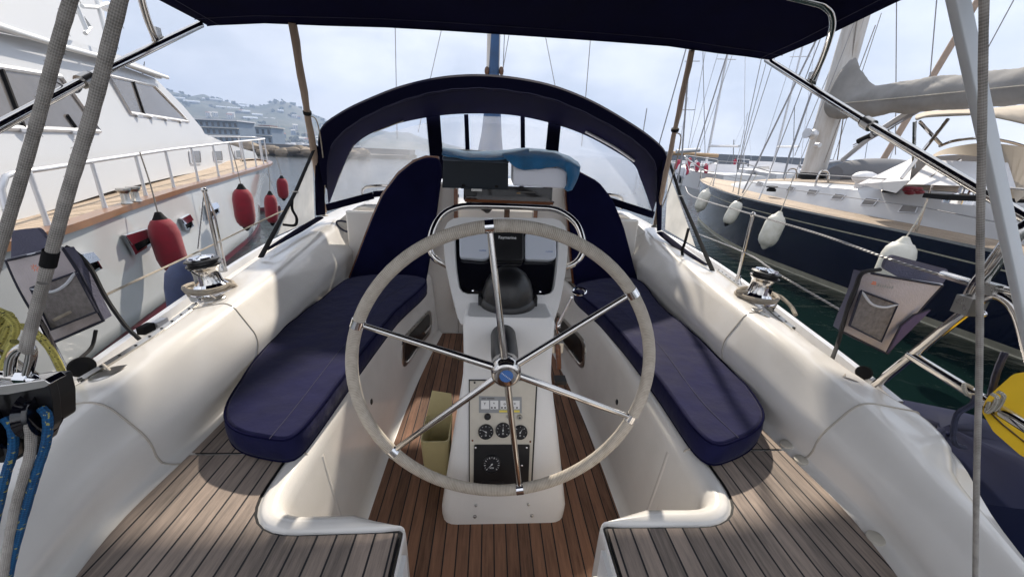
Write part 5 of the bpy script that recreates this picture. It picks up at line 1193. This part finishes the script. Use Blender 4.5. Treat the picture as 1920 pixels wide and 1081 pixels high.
for q in ([(1684, 398), (1694, 383), (1724, 387), (1719, 400)], [(1614, 384), (1624, 371), (1650, 374), (1640, 386)], [(1558, 373), (1567, 363), (1588, 366), (1579, 375)], [(1512, 365), (1518, 355), (1537, 357), (1529, 366)], [(1474, 358), (1481, 349), (1492, 351), (1487, 359)], [(1417, 347), (1422, 340), (1432, 342), (1428, 348)]):
    O_ = [crp(x, y, .008) for x, y in q]; c_ = sum(O_, Vector())/4; g = G(); g.use('alu'); n_ = Vector((-1, 0, .3)).normalized()
    g.grid([O_, [p + n_*.012 for p in O_], [c_ + (p - c_)*.88 + n_*.012 for p in O_]], closeu=True); fr = obj('window', g, by, flat=True); g = G(); g.use('pane_grey'); g.poly([c_ + (p - c_)*.88 + n_*.006 for p in O_]); child(obj('pane', g, flat=True), fr)
# mast, boom with sail cover, vang
mb_ = W(1526, 318, Y=8.9); g = G(); g.use('mast_paint')
g.lathe([(.24, 1.72), (.23, 3.0), (.21, 4.6), (.19, 8), (.15, 20)], (mb_.x, 8.9, 0), (0, 0, 1), 24); g.use('rubber'); g.lathe([(.27, 1.70), (.27, 1.80), (.24, 1.84)], (mb_.x, 8.9, 0), (0, 0, 1), 24)
g.use('alu'); w_ = W(1527, 252, Y=8.62); g.lathe([(.10, 0), (.10, .04), (.06, .08), (.06, .16), (.10, .2), (.10, .22)], w_, (-1, -.2, .05), 18); g.lathe([(.05, 0), (.05, .1)], W(1530, 272, Y=8.65), (0, -1, 0), 10); obj('mast', g, by)
bo = lambda t: Vector((lerp(7.12, 7.75, min(1, t*1.0)**.6), lerp(8.62, 2.2, t), lerp(3.22, 3.12, t)))
rows = []; nT = 34
tab = [(0, .24, .60, .16), (.008, .25, .80, .20), (.03, .26, .82, .22), (.05, .27, .60, .24), (.085, .27, .36, .25), (.14, .26, .27, .24), (.22, .25, .30, .25), (.35, .24, .27, .24), (.5, .24, .27, .24), (.62, .25, .33, .25), (.8, .24, .36, .24), (1, .15, .2, .15)]
for i in range(nT*4):
    t = (i/(nT*4 - 1))**1.25; lowr, hi_, wd = interp(tab, t); c_ = bo(t); row = []
    for j in range(26):
        a = 2*math.pi*j/26; s_, co = math.sin(a), math.cos(a); h_ = hi_ if s_ > 0 else lowr
        wr = 1 + .07*noise.noise(Vector((t*30, a*1.3, 3))) + .05*noise.noise(Vector((t*90 + a*3, a*1.3, 7))) + .09*math.sin(t*60 + a*2.6)*max(0, 1 - t*1.8)
        row.append(c_ + Vector((co*wd*(1 - .45*max(0, s_)**2)*wr, 0, s_*h_*wr)))
    rows.append(row)
g = G(); g.use('grey_cover'); g.grid(rows, closeu=True); g.poly(rows[0], True); g.poly(rows[-1]); bm = obj('boom_cover', g, by, angle=80)
g = G(); g.use('rope_white'); g.tube([bo(t/20) + Vector((-.28 - .01*math.sin(t), 0, -.02)) for t in range(1, 20)], .008, 6); obj('cover_lacing', g, by)
g = G(); g.use('alu'); g.tube([W(1580, 300, Y=8.6), W(1640, 250, Y=8.0), W(1722, 198, Y=7.2)], .05, 10); g.use('rubber'); g.tube([W(1610, 265, Y=8.3) , W(1634, 254, Y=8.05)], .06, 10); g.use('wire')
for k_ in range(3): g.tube([W(1600, 272 + 4*k_, Y=8.5), W(1730, 200 + 3*k_, Y=7.1)], .012, 6)
obj('boom_vang', g, by)
# pilot-like details: hoops by the mast, dorade, winch, hatch dinghy, spray hood
for L_ in ([(1464, 365), (1474, 325), (1486, 316), (1494, 325), (1484, 372)], [(1520, 380), (1534, 330), (1544, 320), (1554, 330), (1544, 385)]):
    Yh = 8.0 if L_[0][0] < 1500 else 7.0
    q = [W(L_[0][0], L_[0][1], z=1.30)]; Yh = q[0].y
    g = G(); g.use('steel'); g.tube(cr([W(x, y, Y=Yh) for x, y in L_], 5), .018, 8); obj('mast_pulpit', g, by)
c_ = W(1612, 355, Y=6.6); g = G(); g.use('far_white'); g.lathe([(.09, -.35), (.09, .10), (.13, .18)], c_, (0, 0, 1), 18); g.ball(c_ + Vector((-.02, -.04, .20)), .17, (1.0, 1.1, .62)); obj('cowl_vent', g, by)
c_ = W(1630, 318, Y=8.2); g = G(); g.use('dinghy_grey'); rows = []
for i in range(17):
    t = i/16; x = c_.x - .75 + 2.1*t; k_ = math.sin(math.pi*min(1, max(0, t*.94 + .03)))**.35; rows.append([Vector((x, c_.y + math.cos(a)*.5*k_, c_.z - .12 + max(-.2, math.sin(a)*.36*k_))) for a in [2*math.pi*j/18 for j in range(18)]])
g.grid(rows, closeu=True); g.poly(rows[0], True); g.poly(rows[-1]); o_ = obj('dinghy', g, angle=60); tag(o_, 'upturned grey inflatable dinghy on the foredeck behind the white vent', 'dinghy')
c_ = W(1806, 372, Y=4.4); g = G(); g.use('chrome'); g.lathe([(.17, -.06), (.17, 0), (.11, .04), (.075, .06), (.07, .18), (.10, .20), (.10, .24), (0, .25)], c_, (0, 0, 1), 26); obj('winch', g, by)
for x, y, Y_ in ((1668, 359, 5.9), (1446, 357, 8.4)): c_ = W(x, y, Y=Y_); g = G(); g.use('rubber'); g.lathe([(.09, -.02), (.09, .03), (.05, .05), (.11, .06), (.11, .09), (0, .1)], c_, (0, 0, 1), 16); obj('winch', g, by)
# spray hood: clear/white screen with beige roof, bimini behind
g = G(); g.use('white_canvas'); g.add([W(1608, 345, Y=6.2), W(1712, 296, Y=5.2), W(1706, 338, Y=4.6), W(1680, 362, Y=4.9)], [[0, 1, 2, 3], [3, 2, 1, 0]]); g.add([W(1712, 296, Y=5.2), W(1608, 345, Y=6.2), Vector((8.4, 6.4, 1.85)), Vector((8.6, 5.4, 2.45))], [[0, 1, 2, 3], [3, 2, 1, 0]])
g.use('white_canvas'); g.add([W(1745, 300, Y=4.6), W(1890, 305, Y=3.6), W(1905, 352, Y=3.3), W(1700, 345, Y=4.5)], [[0, 1, 2, 3], [3, 2, 1, 0]]); sh = obj('spray_hood', g, by, flat=True)
g = G(); g.use('beige_canvas')
def arch(x0, x1, y, z0, h, n=12): return [Vector((lerp(x0, x1, i/n), y, z0 + h*math.sin(math.pi*i/n)**.6)) for i in range(n+1)]
a1 = [W(x, y, Y=Y_) for x, y, Y_ in ((1735, 300, 4.9), (1762, 283, 4.8), (1800, 273, 4.6), (1850, 268, 4.4), (1920, 276, 4.2), (2000, 300, 4.0))]; a2 = [W(x, y, Y=Y_) for x, y, Y_ in ((1736, 302, 4.7), (1768, 290, 4.6), (1820, 292, 4.4), (1880, 305, 4.1), (1895, 350, 3.8), (1905, 380, 3.5))]
g.grid([cr(a1, 4), cr(a2, 4)]); g.add([W(1888, 308, Y=4.1), W(1990, 300, Y=4.0), W(1990, 380, Y=3.5), W(1878, 370, Y=3.8)], [[0, 1, 2, 3], [3, 2, 1, 0]]); child(obj('hood_roof', g), sh)
g = G(); g.use('beige_canvas')
rows = [cr([W(x, y, Y=Y_) for x, y, Y_ in r], 4) for r in ([(1717, 219, 4.9), (1740, 212, 4.9), (1800, 209, 4.7), (1860, 206, 4.5), (1990, 192, 4.2)], [(1716, 224, 4.6), (1745, 220, 4.6), (1810, 217, 4.4), (1870, 214, 4.2), (1990, 205, 4.0)], [(1719, 226, 4.3), (1745, 219, 4.2), (1815, 216, 4.0), (1870, 222, 3.8), (1990, 250, 3.5)])]
g.grid(rows); bi2 = obj('bimini', g, by, solid=.02, angle=70)
g = G(); g.use('steel')
for (x0, y0), (x1, y1), Y_ in (((1715, 228), (1713, 315), 4.7), ((1724, 228), (1765, 272), 4.7), ((1778, 223), (1690, 335), 4.5), ((1857, 215), (1856, 300), 4.2), ((1800, 300), (1745, 333), 4.3), ((1880, 310), (1820, 345), 4.0)): g.tube([W(x0, y0, Y=Y_), W(x1, y1, Y=Y_)], .018, 8)
g.tube(cr([W(x, y, Y=4.4) for x, y in ((1762, 274), (1790, 264), (1840, 259), (1900, 268), (1960, 290))], 5), .016, 8); child(obj('frame_tube', g), bi2)
g = G(); g.use('fender_red'); random.seed(4)
for _ in range(10): c_ = W(random.uniform(1700, 1725), random.uniform(352, 362), Y=4.9); g.ball(c_, .05, (1.4, 1, .6), 8)
for _ in range(14): c_ = W(random.uniform(1862, 1895), random.uniform(350, 362), Y=4.0); g.ball(c_, .05, (1.5, 1, .6), 8)
tag(obj('rope', g), 'heap of reddish brown sheets in the blue yacht cockpit', 'rope')
g = G(); g.use('rubber'); g.box(W(1850, 372, Y=4.0), (1.2, .25, .05)); obj('cockpit_coaming', g, by)
# stanchions and rails of the blue yacht
tops = []
for x0, y0, x1, y1 in ((1723, 425, 1750, 341), (1424, 365, 1444, 322), (1384, 362, 1394, 305), (1338, 342, 1346, 302), (1311, 334, 1313, 314), (1610, 408, 1612, 408), ):
    if x0 == 1610: continue
    a = W(x0, y0, z=sr(6)[1] + .0); yy = min(13.2, max(2, a.y))
    # stand it on the sheer where the ray crosses it
    r = ray(x0, y0); best = min([2 + .05*i for i in range(230)], key=lambda y: abs((sr(y)[0] + .06 - CAM.x)/y - r.x/r.y)); a = Vector((sr(best)[0] + .06, best, sr(best)[1]))
    b = W(x1, y1, Y=best); g = G(); g.use('steel'); g.tube([a, b], .014, 8); obj('stanchion', g, by); tops.append((best, b, a))
tops.sort(key=lambda t: t[0])
g = G(); g.use('wire'); P = [W(1990, 360, Y=2.6)] + [t[1] for t in tops] + [W(1283, 297, Y=13.6)]; g.tube(P, .010, 6); obj('lifeline', g, by)
g = G(); g.use('wire'); P = [W(1990, 440, Y=2.6)] + [t[1].lerp(t[2], .5) for t in tops] + [W(1290, 312, Y=13.4)]; g.tube(P, .007, 6); obj('lifeline', g, by)
g = G(); g.use('steel'); g.tube(cr([W(1338, 322, Y=12.6), W(1318, 318, Y=13.2), W(1290, 298, Y=13.8), W(1284, 292, Y=14.1), W(1300, 293, Y=14.4), W(1346, 300, Y=14.0)], 5), .02, 8); g.tube([W(1285, 293, Y=14.0), W(1294, 325, Y=13.6)], .016, 8); obj('pulpit', g, by)
# rigging
def wire(P, Y_, r=.010, par=by, name='shroud', m='wire'):
    g = G(); g.use(m); a, b = W(*P[0], Y=Y_), W(*P[1], Y=Y_ if len(P) < 3 else P[2]); g.tube([a + (a - b)*2.0, a, b], r, 6); return obj(name, g, par)
wire([(1364, 100), (1303, 291)], 13.5, .020, name='forestay'); wire([(1373, 103), (1311, 283)], 13.4, .008, name='halyard')
wire([(1540, 55), (1392, 362)], 8.6, .018); wire([(1547, 50), (1428, 362)], 8.7, .010); wire([(1426, 118), (1374, 360)], 9.2, .008); wire([(1436, 120), (1380, 330)], 9.4, .007); wire([(1442, 140), (1384, 320)], 9.6, .008); wire([(1590, 50), (1490, 292)], 9.1, .008); wire([(1560, 150), (1478, 360)], 8.5, .007)
wire([(1622, 26), (1560, 240)], 8.7, .008, name='halyard'); wire([(1608, 30), (1570, 300)], 8.7, .012, name='halyard', m='rope_grey'); wire([(1681, 8), (1679, 290)], 8.2, .009, name='topping_lift'); wire([(1756, 4), (1744, 144)], 6.5, .008, name='lazy_jack'); wire([(1901, 0), (1828, 135)], 6.0, .008, name='lazy_jack'); wire([(1575, 225), (1545, 305)], 8.6, .009, name='halyard', m='rope_grey'); wire([(1590, 215), (1562, 300)], 8.6, .007, name='halyard', m='rope_grey')
# white fenders of the blue yacht
fw = 'white fenders along the blue hull'
for (x0, y0), (x1, y1), hw, Y_, lab, tp in (((1326, 357), (1309, 395), 12.5, 9.3, 'white fender nearest the blue yacht bow', (1338, 330)), ((1386, 377), (1362, 420), 13, 7.3, 'white fender with black ends, second from the blue yacht bow', (1420, 325)),
                               ((1461, 402), (1433, 462), 20, 5.6, 'large white fender hanging amidships on the blue hull', (1488, 330)), ((1696, 452), (1658, 540), 30, 3.9, 'largest white fender, half hidden behind the purple sided bag', (1738, 380))):
    a, b = W(x0, y0, Y=Y_), W(x1, y1, Y=Y_); h = (a - b).length; t = (a - b).normalized(); sc = Y_/ray((x0+x1)/2, (y0+y1)/2).y; c = (a + b)/2
    fender(c, hw*sc/F*.82, h*.98, t, 'fender_white', lab, fw, W(*tp, Y=Y_ + .1), collar='rubber' if x0 == 1386 else 'fender_white', rc='rope_white')
# ------------------------------------------------------------------ the harbour behind
# rubble breakwater at the left
g = G(); g.use('rock_wet'); P = [(-48, 66, -.2), (-22, 74, -.2), (-16, 80, -.2), (-16, 92, -.2), (-55, 92, -.2)]; g.prism([Vector(p) for p in P], (0, 0, .75)); g.use('concrete'); g.prism([(-60, 84, .5), (-16, 84, .5), (-16, 90, .5), (-60, 90, .5)], (0, 0, 1.1)); tag(obj('breakwater', g, angle=30), 'low stone breakwater behind the bow of the motor yacht', 'breakwater')
random.seed(21)
for i in range(34):
    t = i/33; r_ = random.uniform(.65, 1.25); a = -37 + 20*t; D = 76 + 3*math.sin(i*2.4)
    c = Vector((D*math.sin(R(a)), D*math.cos(R(a)), .45 + random.uniform(-.1, .45))); g = G(); g.use('rock'); g.ball(c, r_, (random.uniform(1.1, 1.7), 1, random.uniform(.6, .85)), 12)
    for v in g.v: v += (v - c)*noise.noise(v*.9 + Vector((i*3, 0, 0)))*.55
    o = obj('boulder', g, angle=30); tag(o, 'brown boulder in the rubble slope of the breakwater', 'boulder', 'boulders of the left breakwater')
# long concrete wall at the right
g = G(); g.use('concrete'); z1 = 4.6
A = W(1260, 287, Y=150); g.prism([(64, 150, 0), (330, 190, 0), (330, 194, 0), (62, 154, 0)], (0, 0, z1 + 0)); g.prism([(60, 143, -.5), (330, 183, -.5), (330, 190, -.5), (62, 150, -.5)], (0, 0, 2.0)); tag(obj('sea_wall', g, flat=True), 'long grey concrete sea wall behind the blue yacht', 'sea wall')
# apartment terraces seen over the motor yacht bow
def facade_building(x0, x1, y0, y1, D, label, m, floors, bays, roofm):
    a, b = W(x0, y1, Y=D), W(x1, y1, Y=D); zt = W((x0+x1)/2, y0, Y=D).z; w_ = b.x - a.x; root = thing('building', label, 'building', ((a.x + b.x)/2, D + 5, 1)); zb = min(a.z, b.z) - 8
    g = G(); g.use(m); g.box(((a.x + b.x)/2, D + 5, (zt + zb)/2), (w_, 10, zt - zb)); obj('wall', g, root, flat=True)
    g = G(); g.use(roofm); g.box(((a.x + b.x)/2, D + 4.5, zt + .2), (w_ + 1, 11.6, .4)); obj('roof', g, root, flat=True); fh = (zt - a.z)/floors
    for f in range(floors):
        g = G(); g.use('facade_pale'); g.box(((a.x + b.x)/2, D - .5, zt - fh*(f + 1) + .1), (w_, 1.2, .25)); obj('balcony', g, root, flat=True)
        for k_ in range(bays): g = G(); g.use('pane_dark'); g.box((lerp(a.x, b.x, (k_ + .5)/bays), D - .03, zt - fh*(f + .5)), (w_/bays*.45, .08, fh*.55)); obj('window', g, root, flat=True)
facade_building(358, 452, 226, 265, 150, 'blue grey terraced building with white roof over the motor yacht foredeck', 'facade_blue', 3, 9, 'far_white')
facade_building(440, 512, 238, 268, 170, 'lower blue grey building right of the terraced one', 'facade_blue', 2, 7, 'facade_pale')
facade_building(489, 508, 236, 252, 300, 'reddish building on the shore below the hill', 'tile_roof', 2, 4, 'tile_roof')
# greenhouses on the slope
for x, y, w_ in ((483, 217, 14), (505, 226, 16), (527, 210, 8), (360, 192, 18), (398, 188, 22), (442, 205, 20), (462, 210, 10), (335, 185, 14), (415, 201, 12), (470, 222, 18), (610, 225, 10), (455, 190, 10)):
    r = ray(x, y); a = math.degrees(math.atan2(r.x, r.y)); el = r.z/math.hypot(r.x, r.y); best = min([.05 + .01*i for i in range(75)], key=lambda t: abs((hill_at(a, t).z - 2)/(620 + 780*t) - el)); p = hill_at(a, best); D = 620 + 780*best; wm = w_*D/F
    g = G(); g.use('greenhouse'); rz = -R(a); n_ = max(2, int(wm/6)); 
    for k_ in range(3):
        m_ = Matrix.Rotation(rz, 3, 'Z'); sec = [(-2.6, 0), (-2.6, 2.2), (0, 3.6), (2.6, 2.2), (2.6, 0)]; g.prism([p + m_ @ Vector((-wm/2, k_*5.4 + sy, sz + k_*.4)) for sy, sz in sec], m_ @ Vector((wm, 0, 0)))
    tag(obj('greenhouse', g, flat=True), 'long pale greenhouse on the hillside across the bay', 'greenhouse', 'greenhouses on the far hill')
random.seed(9)
for i in range(70):
    a = random.uniform(-36, -19); t = random.choice([random.uniform(.02, .12), random.uniform(.05, .55)]); p = hill_at(a, t); s_ = random.uniform(5, 10); h_ = random.uniform(4, 9); rz = -R(a) + random.uniform(-.4, .4); m_ = Matrix.Rotation(rz, 3, 'Z')
    g = G(); g.use(random.choice(['facade_pale', 'facade_pale', 'facade_blue'])); g.box(p + Vector((0, 0, h_/2 - 1.5)), (s_, s_*.8, h_), rz); g.use(random.choice(['tile_roof', 'facade_pale'])); top_ = p + Vector((0, 0, h_ - 1.5)); g.prism([top_ + m_ @ Vector(q) for q in ((-s_*.55, -s_*.45, 0), (-s_*.55, s_*.45, 0), (-s_*.55, 0, s_*.22))], m_ @ Vector((s_*1.1, 0, 0)))
    g.use('pane_dark')
    for wx in (-.25, .25):
        for wz in ((.3, .65) if h_ > 6 else (.45,)): g.box(p + m_ @ Vector((wx*s_, -s_*.405, h_*wz - 1.0)), (s_*.16, .1, 1.3), rz)
    tag(obj('house', g, flat=True), 'small distant house on the hillside across the bay', 'house', 'houses on the far hill')
# trees along the ridge and shore
random.seed(31); g = G(); g.use('hill_green')
for i in range(240):
    a = random.uniform(-37, -17); t = random.choice([random.uniform(.70, .80), random.uniform(.0, .1), random.uniform(.1, .7)]); p = hill_at(a, t); r_ = random.uniform(2.2, 4.5); b0 = len(g.v)
    for _ in range(5): g.ball(p + Vector((random.uniform(-r_, r_)*.8, random.uniform(-3, 3), r_*random.uniform(.3, 1.0))), r_*random.uniform(.4, .7), (1, 1, random.uniform(.8, 1.4)), 8)
    for v in g.v[b0:]: v += Vector((noise.noise(v*.4), noise.noise(v*.4 + Vector((9, 0, 0))), noise.noise(v*.4 + Vector((0, 9, 0)))))*r_*.25
o = tag(obj('far_trees', g, flat=True), 'dark scrub and trees scattered over the far hillside', 'trees'); o['kind'] = 'stuff'
# moored boats across the bay
def small_boat(c, L_, rz, mast, label, group, cabin=True, name='moored_boat', hull='far_white'):
    m_ = Matrix.Rotation(rz, 3, 'Z'); T_ = lambda x, y, z: Vector(c) + m_ @ Vector((x*L_, y*L_, z*L_)); root = thing(name, label, 'boat', c, group); g = G(); g.use(hull); rows = []
    for i in range(9):
        t = i/8; w_ = .15*math.sin(math.pi*min(1, .25 + t*.75))**.6; sh_ = .11 + .03*t*t; rows.append([T_(-.5 + t, -w_, sh_), T_(-.5 + t, -w_*.8, .0), T_(-.5 + t, 0, -.02), T_(-.5 + t, w_*.8, .0), T_(-.5 + t, w_, sh_), T_(-.5 + t, 0, sh_ + .005)])
    g.grid(rows, closeu=True); g.poly(rows[0]); g.poly(rows[-1], True); obj('hull', g, root)
    if cabin: g = G(); g.use('far_white'); g.prism([T_(-.2, -.09, .11), T_(.2, -.07, .12), T_(.14, -.07, .15), T_(-.2, -.08, .165)], m_ @ Vector((0, .16*L_, 0))); g.use('pane_dark'); g.prism([T_(-.15, -.092, .13), T_(.12, -.078, .13), T_(.10, -.078, .14), T_(-.15, -.09, .148)], m_ @ Vector((0, .17*L_, 0))); obj('cabin', g, root)
    if mast: g = G(); g.use('alu'); g.tube([T_(.08, 0, .12), T_(.08, 0, mast)], [.10, .05], 6); g.tube([T_(.08, 0, .28), T_(-.35, 0, .27)], .09, 6); g.tube([T_(.08, 0, mast), T_(.49, 0, .14)], .02, 4); g.tube([T_(.08, 0, mast), T_(-.48, 0, .12)], .02, 4); g.tube([T_(.08, -.06, mast*.6), T_(.08, .06, mast*.6)], .03, 4); obj('mast', g, root)
    return root
random.seed(5)
for i in range(30):
    a = -27.2 + i*.33; D = random.uniform(240, 420); L_ = random.uniform(8, 13); sail = random.random() < .6
    small_boat((D*math.sin(R(a)), D*math.cos(R(a)), 0), L_, random.uniform(0, 6.28) if i % 3 else 0, 1.25 if sail else 0, 'distant white sailing boat with bare mast moored below the hill' if sail else 'distant white motor boat moored below the hill', 'sailing boats moored across the bay' if sail else 'motor boats moored across the bay')
for i in range(8):
    a = 22 + i*3.4; D = random.uniform(95, 118); small_boat((D*math.sin(R(a)), D*math.cos(R(a)), 0), random.uniform(9, 12), random.uniform(-.6, .6) + 1.2, 1.3 if i % 2 else 0, 'white sailing boat with tall mast along the sea wall' if i % 2 else 'white motor boat moored along the sea wall', 'sailing boats along the sea wall' if i % 2 else 'motor boats along the sea wall')
# three nearer boats ahead at the right
c = W(1290, 335, z=.0); c = Vector((c.x, 32, 0)); x_ = W(1320, 320, Y=32).x
small_boat((W(1330, 320, Y=30).x, 30, 0), 11, 1.45, 1.35, 'nearer white sailing boat, bow beside the strut, with pink fenders aboard', None)
small_boat((W(1455, 320, Y=36).x, 36, 0), 13, .4, 0, 'white motor boat behind the foredeck of the blue yacht', None)
small_boat((W(1505, 318, Y=30).x, 33, 0), 12, 1.2, 1.4, 'white sailing boat behind the mast of the blue yacht', None)
# tender at the bow
c = W(1290, 341, z=.25); g = G(); g.use('fender_white'); g.tube(cr([c + Vector((-.7, -.3, 0)), c + Vector((.6, -.45, .03)), c + Vector((1.4, 0, .08)), c + Vector((.6, .45, .03)), c + Vector((-.7, .35, 0))], 5), .19, 10); g.use('dinghy_grey'); g.box(c + Vector((.2, 0, -.05)), (1.8, .7, .06)); g.use('rubber'); g.box(c + Vector((-.8, 0, .25)), (.3, .3, .5)); tag(obj('tender', g), 'white inflatable tender with black outboard beyond the blue yacht bow', 'tender')
# bunting-like pink flags and covers on the nearer boat
random.seed(8); root = None
for i in range(9):
    p = W(random.uniform(1268, 1330), random.uniform(302, 326), Y=27 + random.uniform(-1, 1)); g = G(); g.use('far_red' if i % 3 else 'box_white'); g.lathe([(.03, -.34), (.12, -.26), (.14, 0), (.12, .24), (.03, .32)], p, (random.uniform(-.2, .2), 0, 1), 12)
    tag(obj('fender', g), 'small red fender hung on the boat ahead' if i % 3 else 'small white fender hung on the boat ahead', 'fender', 'red fenders on the boat ahead' if i % 3 else 'white fenders on the boat ahead')
def person(p, h, shirt, leg, label):
    """small standing figure, one skinned body"""
    root = thing('person', label, 'person', p, None); me = bpy.data.meshes.new('body'); s_ = h/1.75
    V = [(0, 0, .92), (0, 0, 1.15), (0, 0, 1.40), (0, 0, 1.50), (0, 0, 1.66), (.10, 0, .88), (.11, .02, .48), (.12, 0, .08), (.12, -.12, .04), (-.10, 0, .88), (-.11, -.03, .48), (-.12, 0, .08), (-.12, -.12, .04), (.19, 0, 1.40), (.25, -.03, 1.12), (.22, -.18, .95), (-.19, 0, 1.40), (-.25, -.03, 1.12), (-.22, -.18, .95)]
    E_ = [(0, 1), (1, 2), (2, 3), (3, 4), (0, 5), (5, 6), (6, 7), (7, 8), (0, 9), (9, 10), (10, 11), (11, 12), (2, 13), (13, 14), (14, 15), (2, 16), (16, 17), (17, 18)]
    Rr = [.14, .14, .13, .06, .10, .09, .06, .045, .035, .09, .06, .045, .035, .065, .045, .03, .065, .045, .03]
    me.from_pydata([Vector(v)*s_ for v in V], E_, []); o = bpy.data.objects.new('body', me); col.objects.link(o); o.parent = root; o.modifiers.new('skin', 'SKIN')
    for i, r_ in enumerate(Rr): me.skin_vertices[0].data[i].radius = (r_*s_, r_*s_)
    me.skin_vertices[0].data[0].use_root = True
    o.modifiers.new('smooth', 'SUBSURF').levels = 1; me.materials.append(M[shirt]); ORIG[o.name] = Vector(p)
    g = G(); g.use('wood_brown'); g.ball(Vector(p) + Vector((0, .02, 1.70))*s_, .115*s_, (1, 1, .9), 10); obj('hair', g, root)
    return root
for x, y, Y_, sh_, lab in ((1302, 322, 27, 'box_white', 'distant person in white standing on the boat ahead'), (1375, 318, 30, 'far_red', 'distant person in a red shirt behind the blue yacht bow rail'), (1383, 318, 30.4, 'blue_vinyl', 'distant person in dark blue beside the one in red')):
    p = W(x, y, Y=Y_); person(p, .85, sh_, 'pane_dark', lab)
# long tan spar crossing behind the boom and pole of a neighbour boat
nb = thing('neighbour_boat', 'hull and tan spar of the boat moored beyond the blue yacht', 'sailing boat', (15, 11, 0))
g = G(); g.use('tan_cover'); g.tube([W(1840, -10, Y=12), W(1653, 304, Y=12)], .085, 10); obj('spar', g, nb); g = G(); g.use('alu'); g.tube([W(1580, 300, Y=12.4), W(1500, 312, Y=12.4)], .05, 8); obj('boom', g, nb)
g = G(); g.use('far_white'); rows = [[(15 + sx_*w_, y, z) for sx_, z in ((-1, 1.3), (-.9, .3), (0, -.2), (.9, .3), (1, 1.3), (0, 1.4))] for y, w_ in ((4, 1.5), (7, 1.9), (11, 1.8), (14, 1.1), (16, .1))]; g.grid(rows, closeu=True); g.poly(rows[0]); obj('hull', g, nb)
# mast and spreaders of the boats ahead (near the strut)
for (x0, y0), (x1, y1), Y_, r_ in (((1284, 100), (1237, 266), 22, .03), ((1293, 100), (1278, 300), 24, .05), ((1318, 100), (1322, 285), 26, .02), ((1322, 100), (1290, 280), 26, .015), ((1213, 203), (1207, 240), 60, .07), ((1376, 262), (1375, 292), 60, .06), ((1628, 258), (1622, 296), 140, .12), ((1490, 200), (1487, 295), 90, .08), ((1555, 80), (1480, 292), 20, .05)):
    g = G(); g.use('wire'); a, b = W(x0, y0, Y=Y_), W(x1, y1, Y=Y_)
    if r_ > .04 and Y_ < 30: g.tube([W(1284, 115, Y=24), W(1312, 115, Y=24)], .02, 5) if x0 == 1293 else None; g.tube([W(1270, 206, Y=24), W(1303, 206, Y=24)], .02, 5) if x0 == 1293 else None
    g.tube([a + ((a - b)*1.5 if y0 <= 120 else Vector()), b, Vector((b.x, b.y, .3))], r_, 6); tag(obj('mast', g), {1284: 'thin dark forestay of a boat ahead, just left of the starboard strut', 1293: 'mast with two spreaders showing beside the starboard strut', 1318: 'thin upright wire right of the starboard strut', 1322: 'thin slanting wire right of the starboard strut', 1213: 'far mast tip rising above the right end of the dodger', 1376: 'short far mast over the blue yacht foredeck', 1628: 'lamp mast on the sea wall beyond the boom', 1490: 'far mast beyond the blue yacht foredeck', 1555: 'grey slanting spar left of the blue yacht mast'}[x0], 'mast')
g = G(); g.use('wood_light'); g.tube([W(1262, 287, Y=26), W(1346, 292, Y=26)], .12, 8); g.use('alu'); g.tube([W(1268, 284, Y=25), W(1312, 281, Y=25)], .12, 8); tag(obj('boom', g), 'furled boom of the boat ahead beside the starboard strut', 'boom')

# ------------------------------------------------------------------ air
g = G(); g.poly([(0, 0, 0)]) if False else None
g = G(); g.box((-100, 720, 100), (2600, 1700, 202)); hz = obj('haze', g, mt='far_white', flat=True) if False else None
me = bpy.data.meshes.new('haze'); x0, x1, y0, y1, z0, z1 = -1500, 600, -60, 1500, -1.5, 170
me.from_pydata([(x, y, z) for z in (z0, z1) for y in (y0, y1) for x in (x0, x1)], [], [[0, 2, 3, 1], [4, 5, 7, 6], [0, 1, 5, 4], [2, 6, 7, 3], [0, 4, 6, 2], [1, 3, 7, 5]])
hz = bpy.data.objects.new('haze', me); col.objects.link(hz); hz['kind'] = 'stuff'
hm = bpy.data.materials.new('air'); hm.use_nodes = True; t = hm.node_tree; t.nodes.clear(); o_ = N(t, 'ShaderNodeOutputMaterial'); pv_ = N(t, 'ShaderNodeVolumePrincipled'); pv_.inputs['Color'].default_value = (.36, .48, .72, 1); pv_.inputs['Density'].default_value = .0008; pv_.inputs['Anisotropy'].default_value = .2
t.links.new(pv_.outputs[0], o_.inputs['Volume']); me.materials.append(hm)
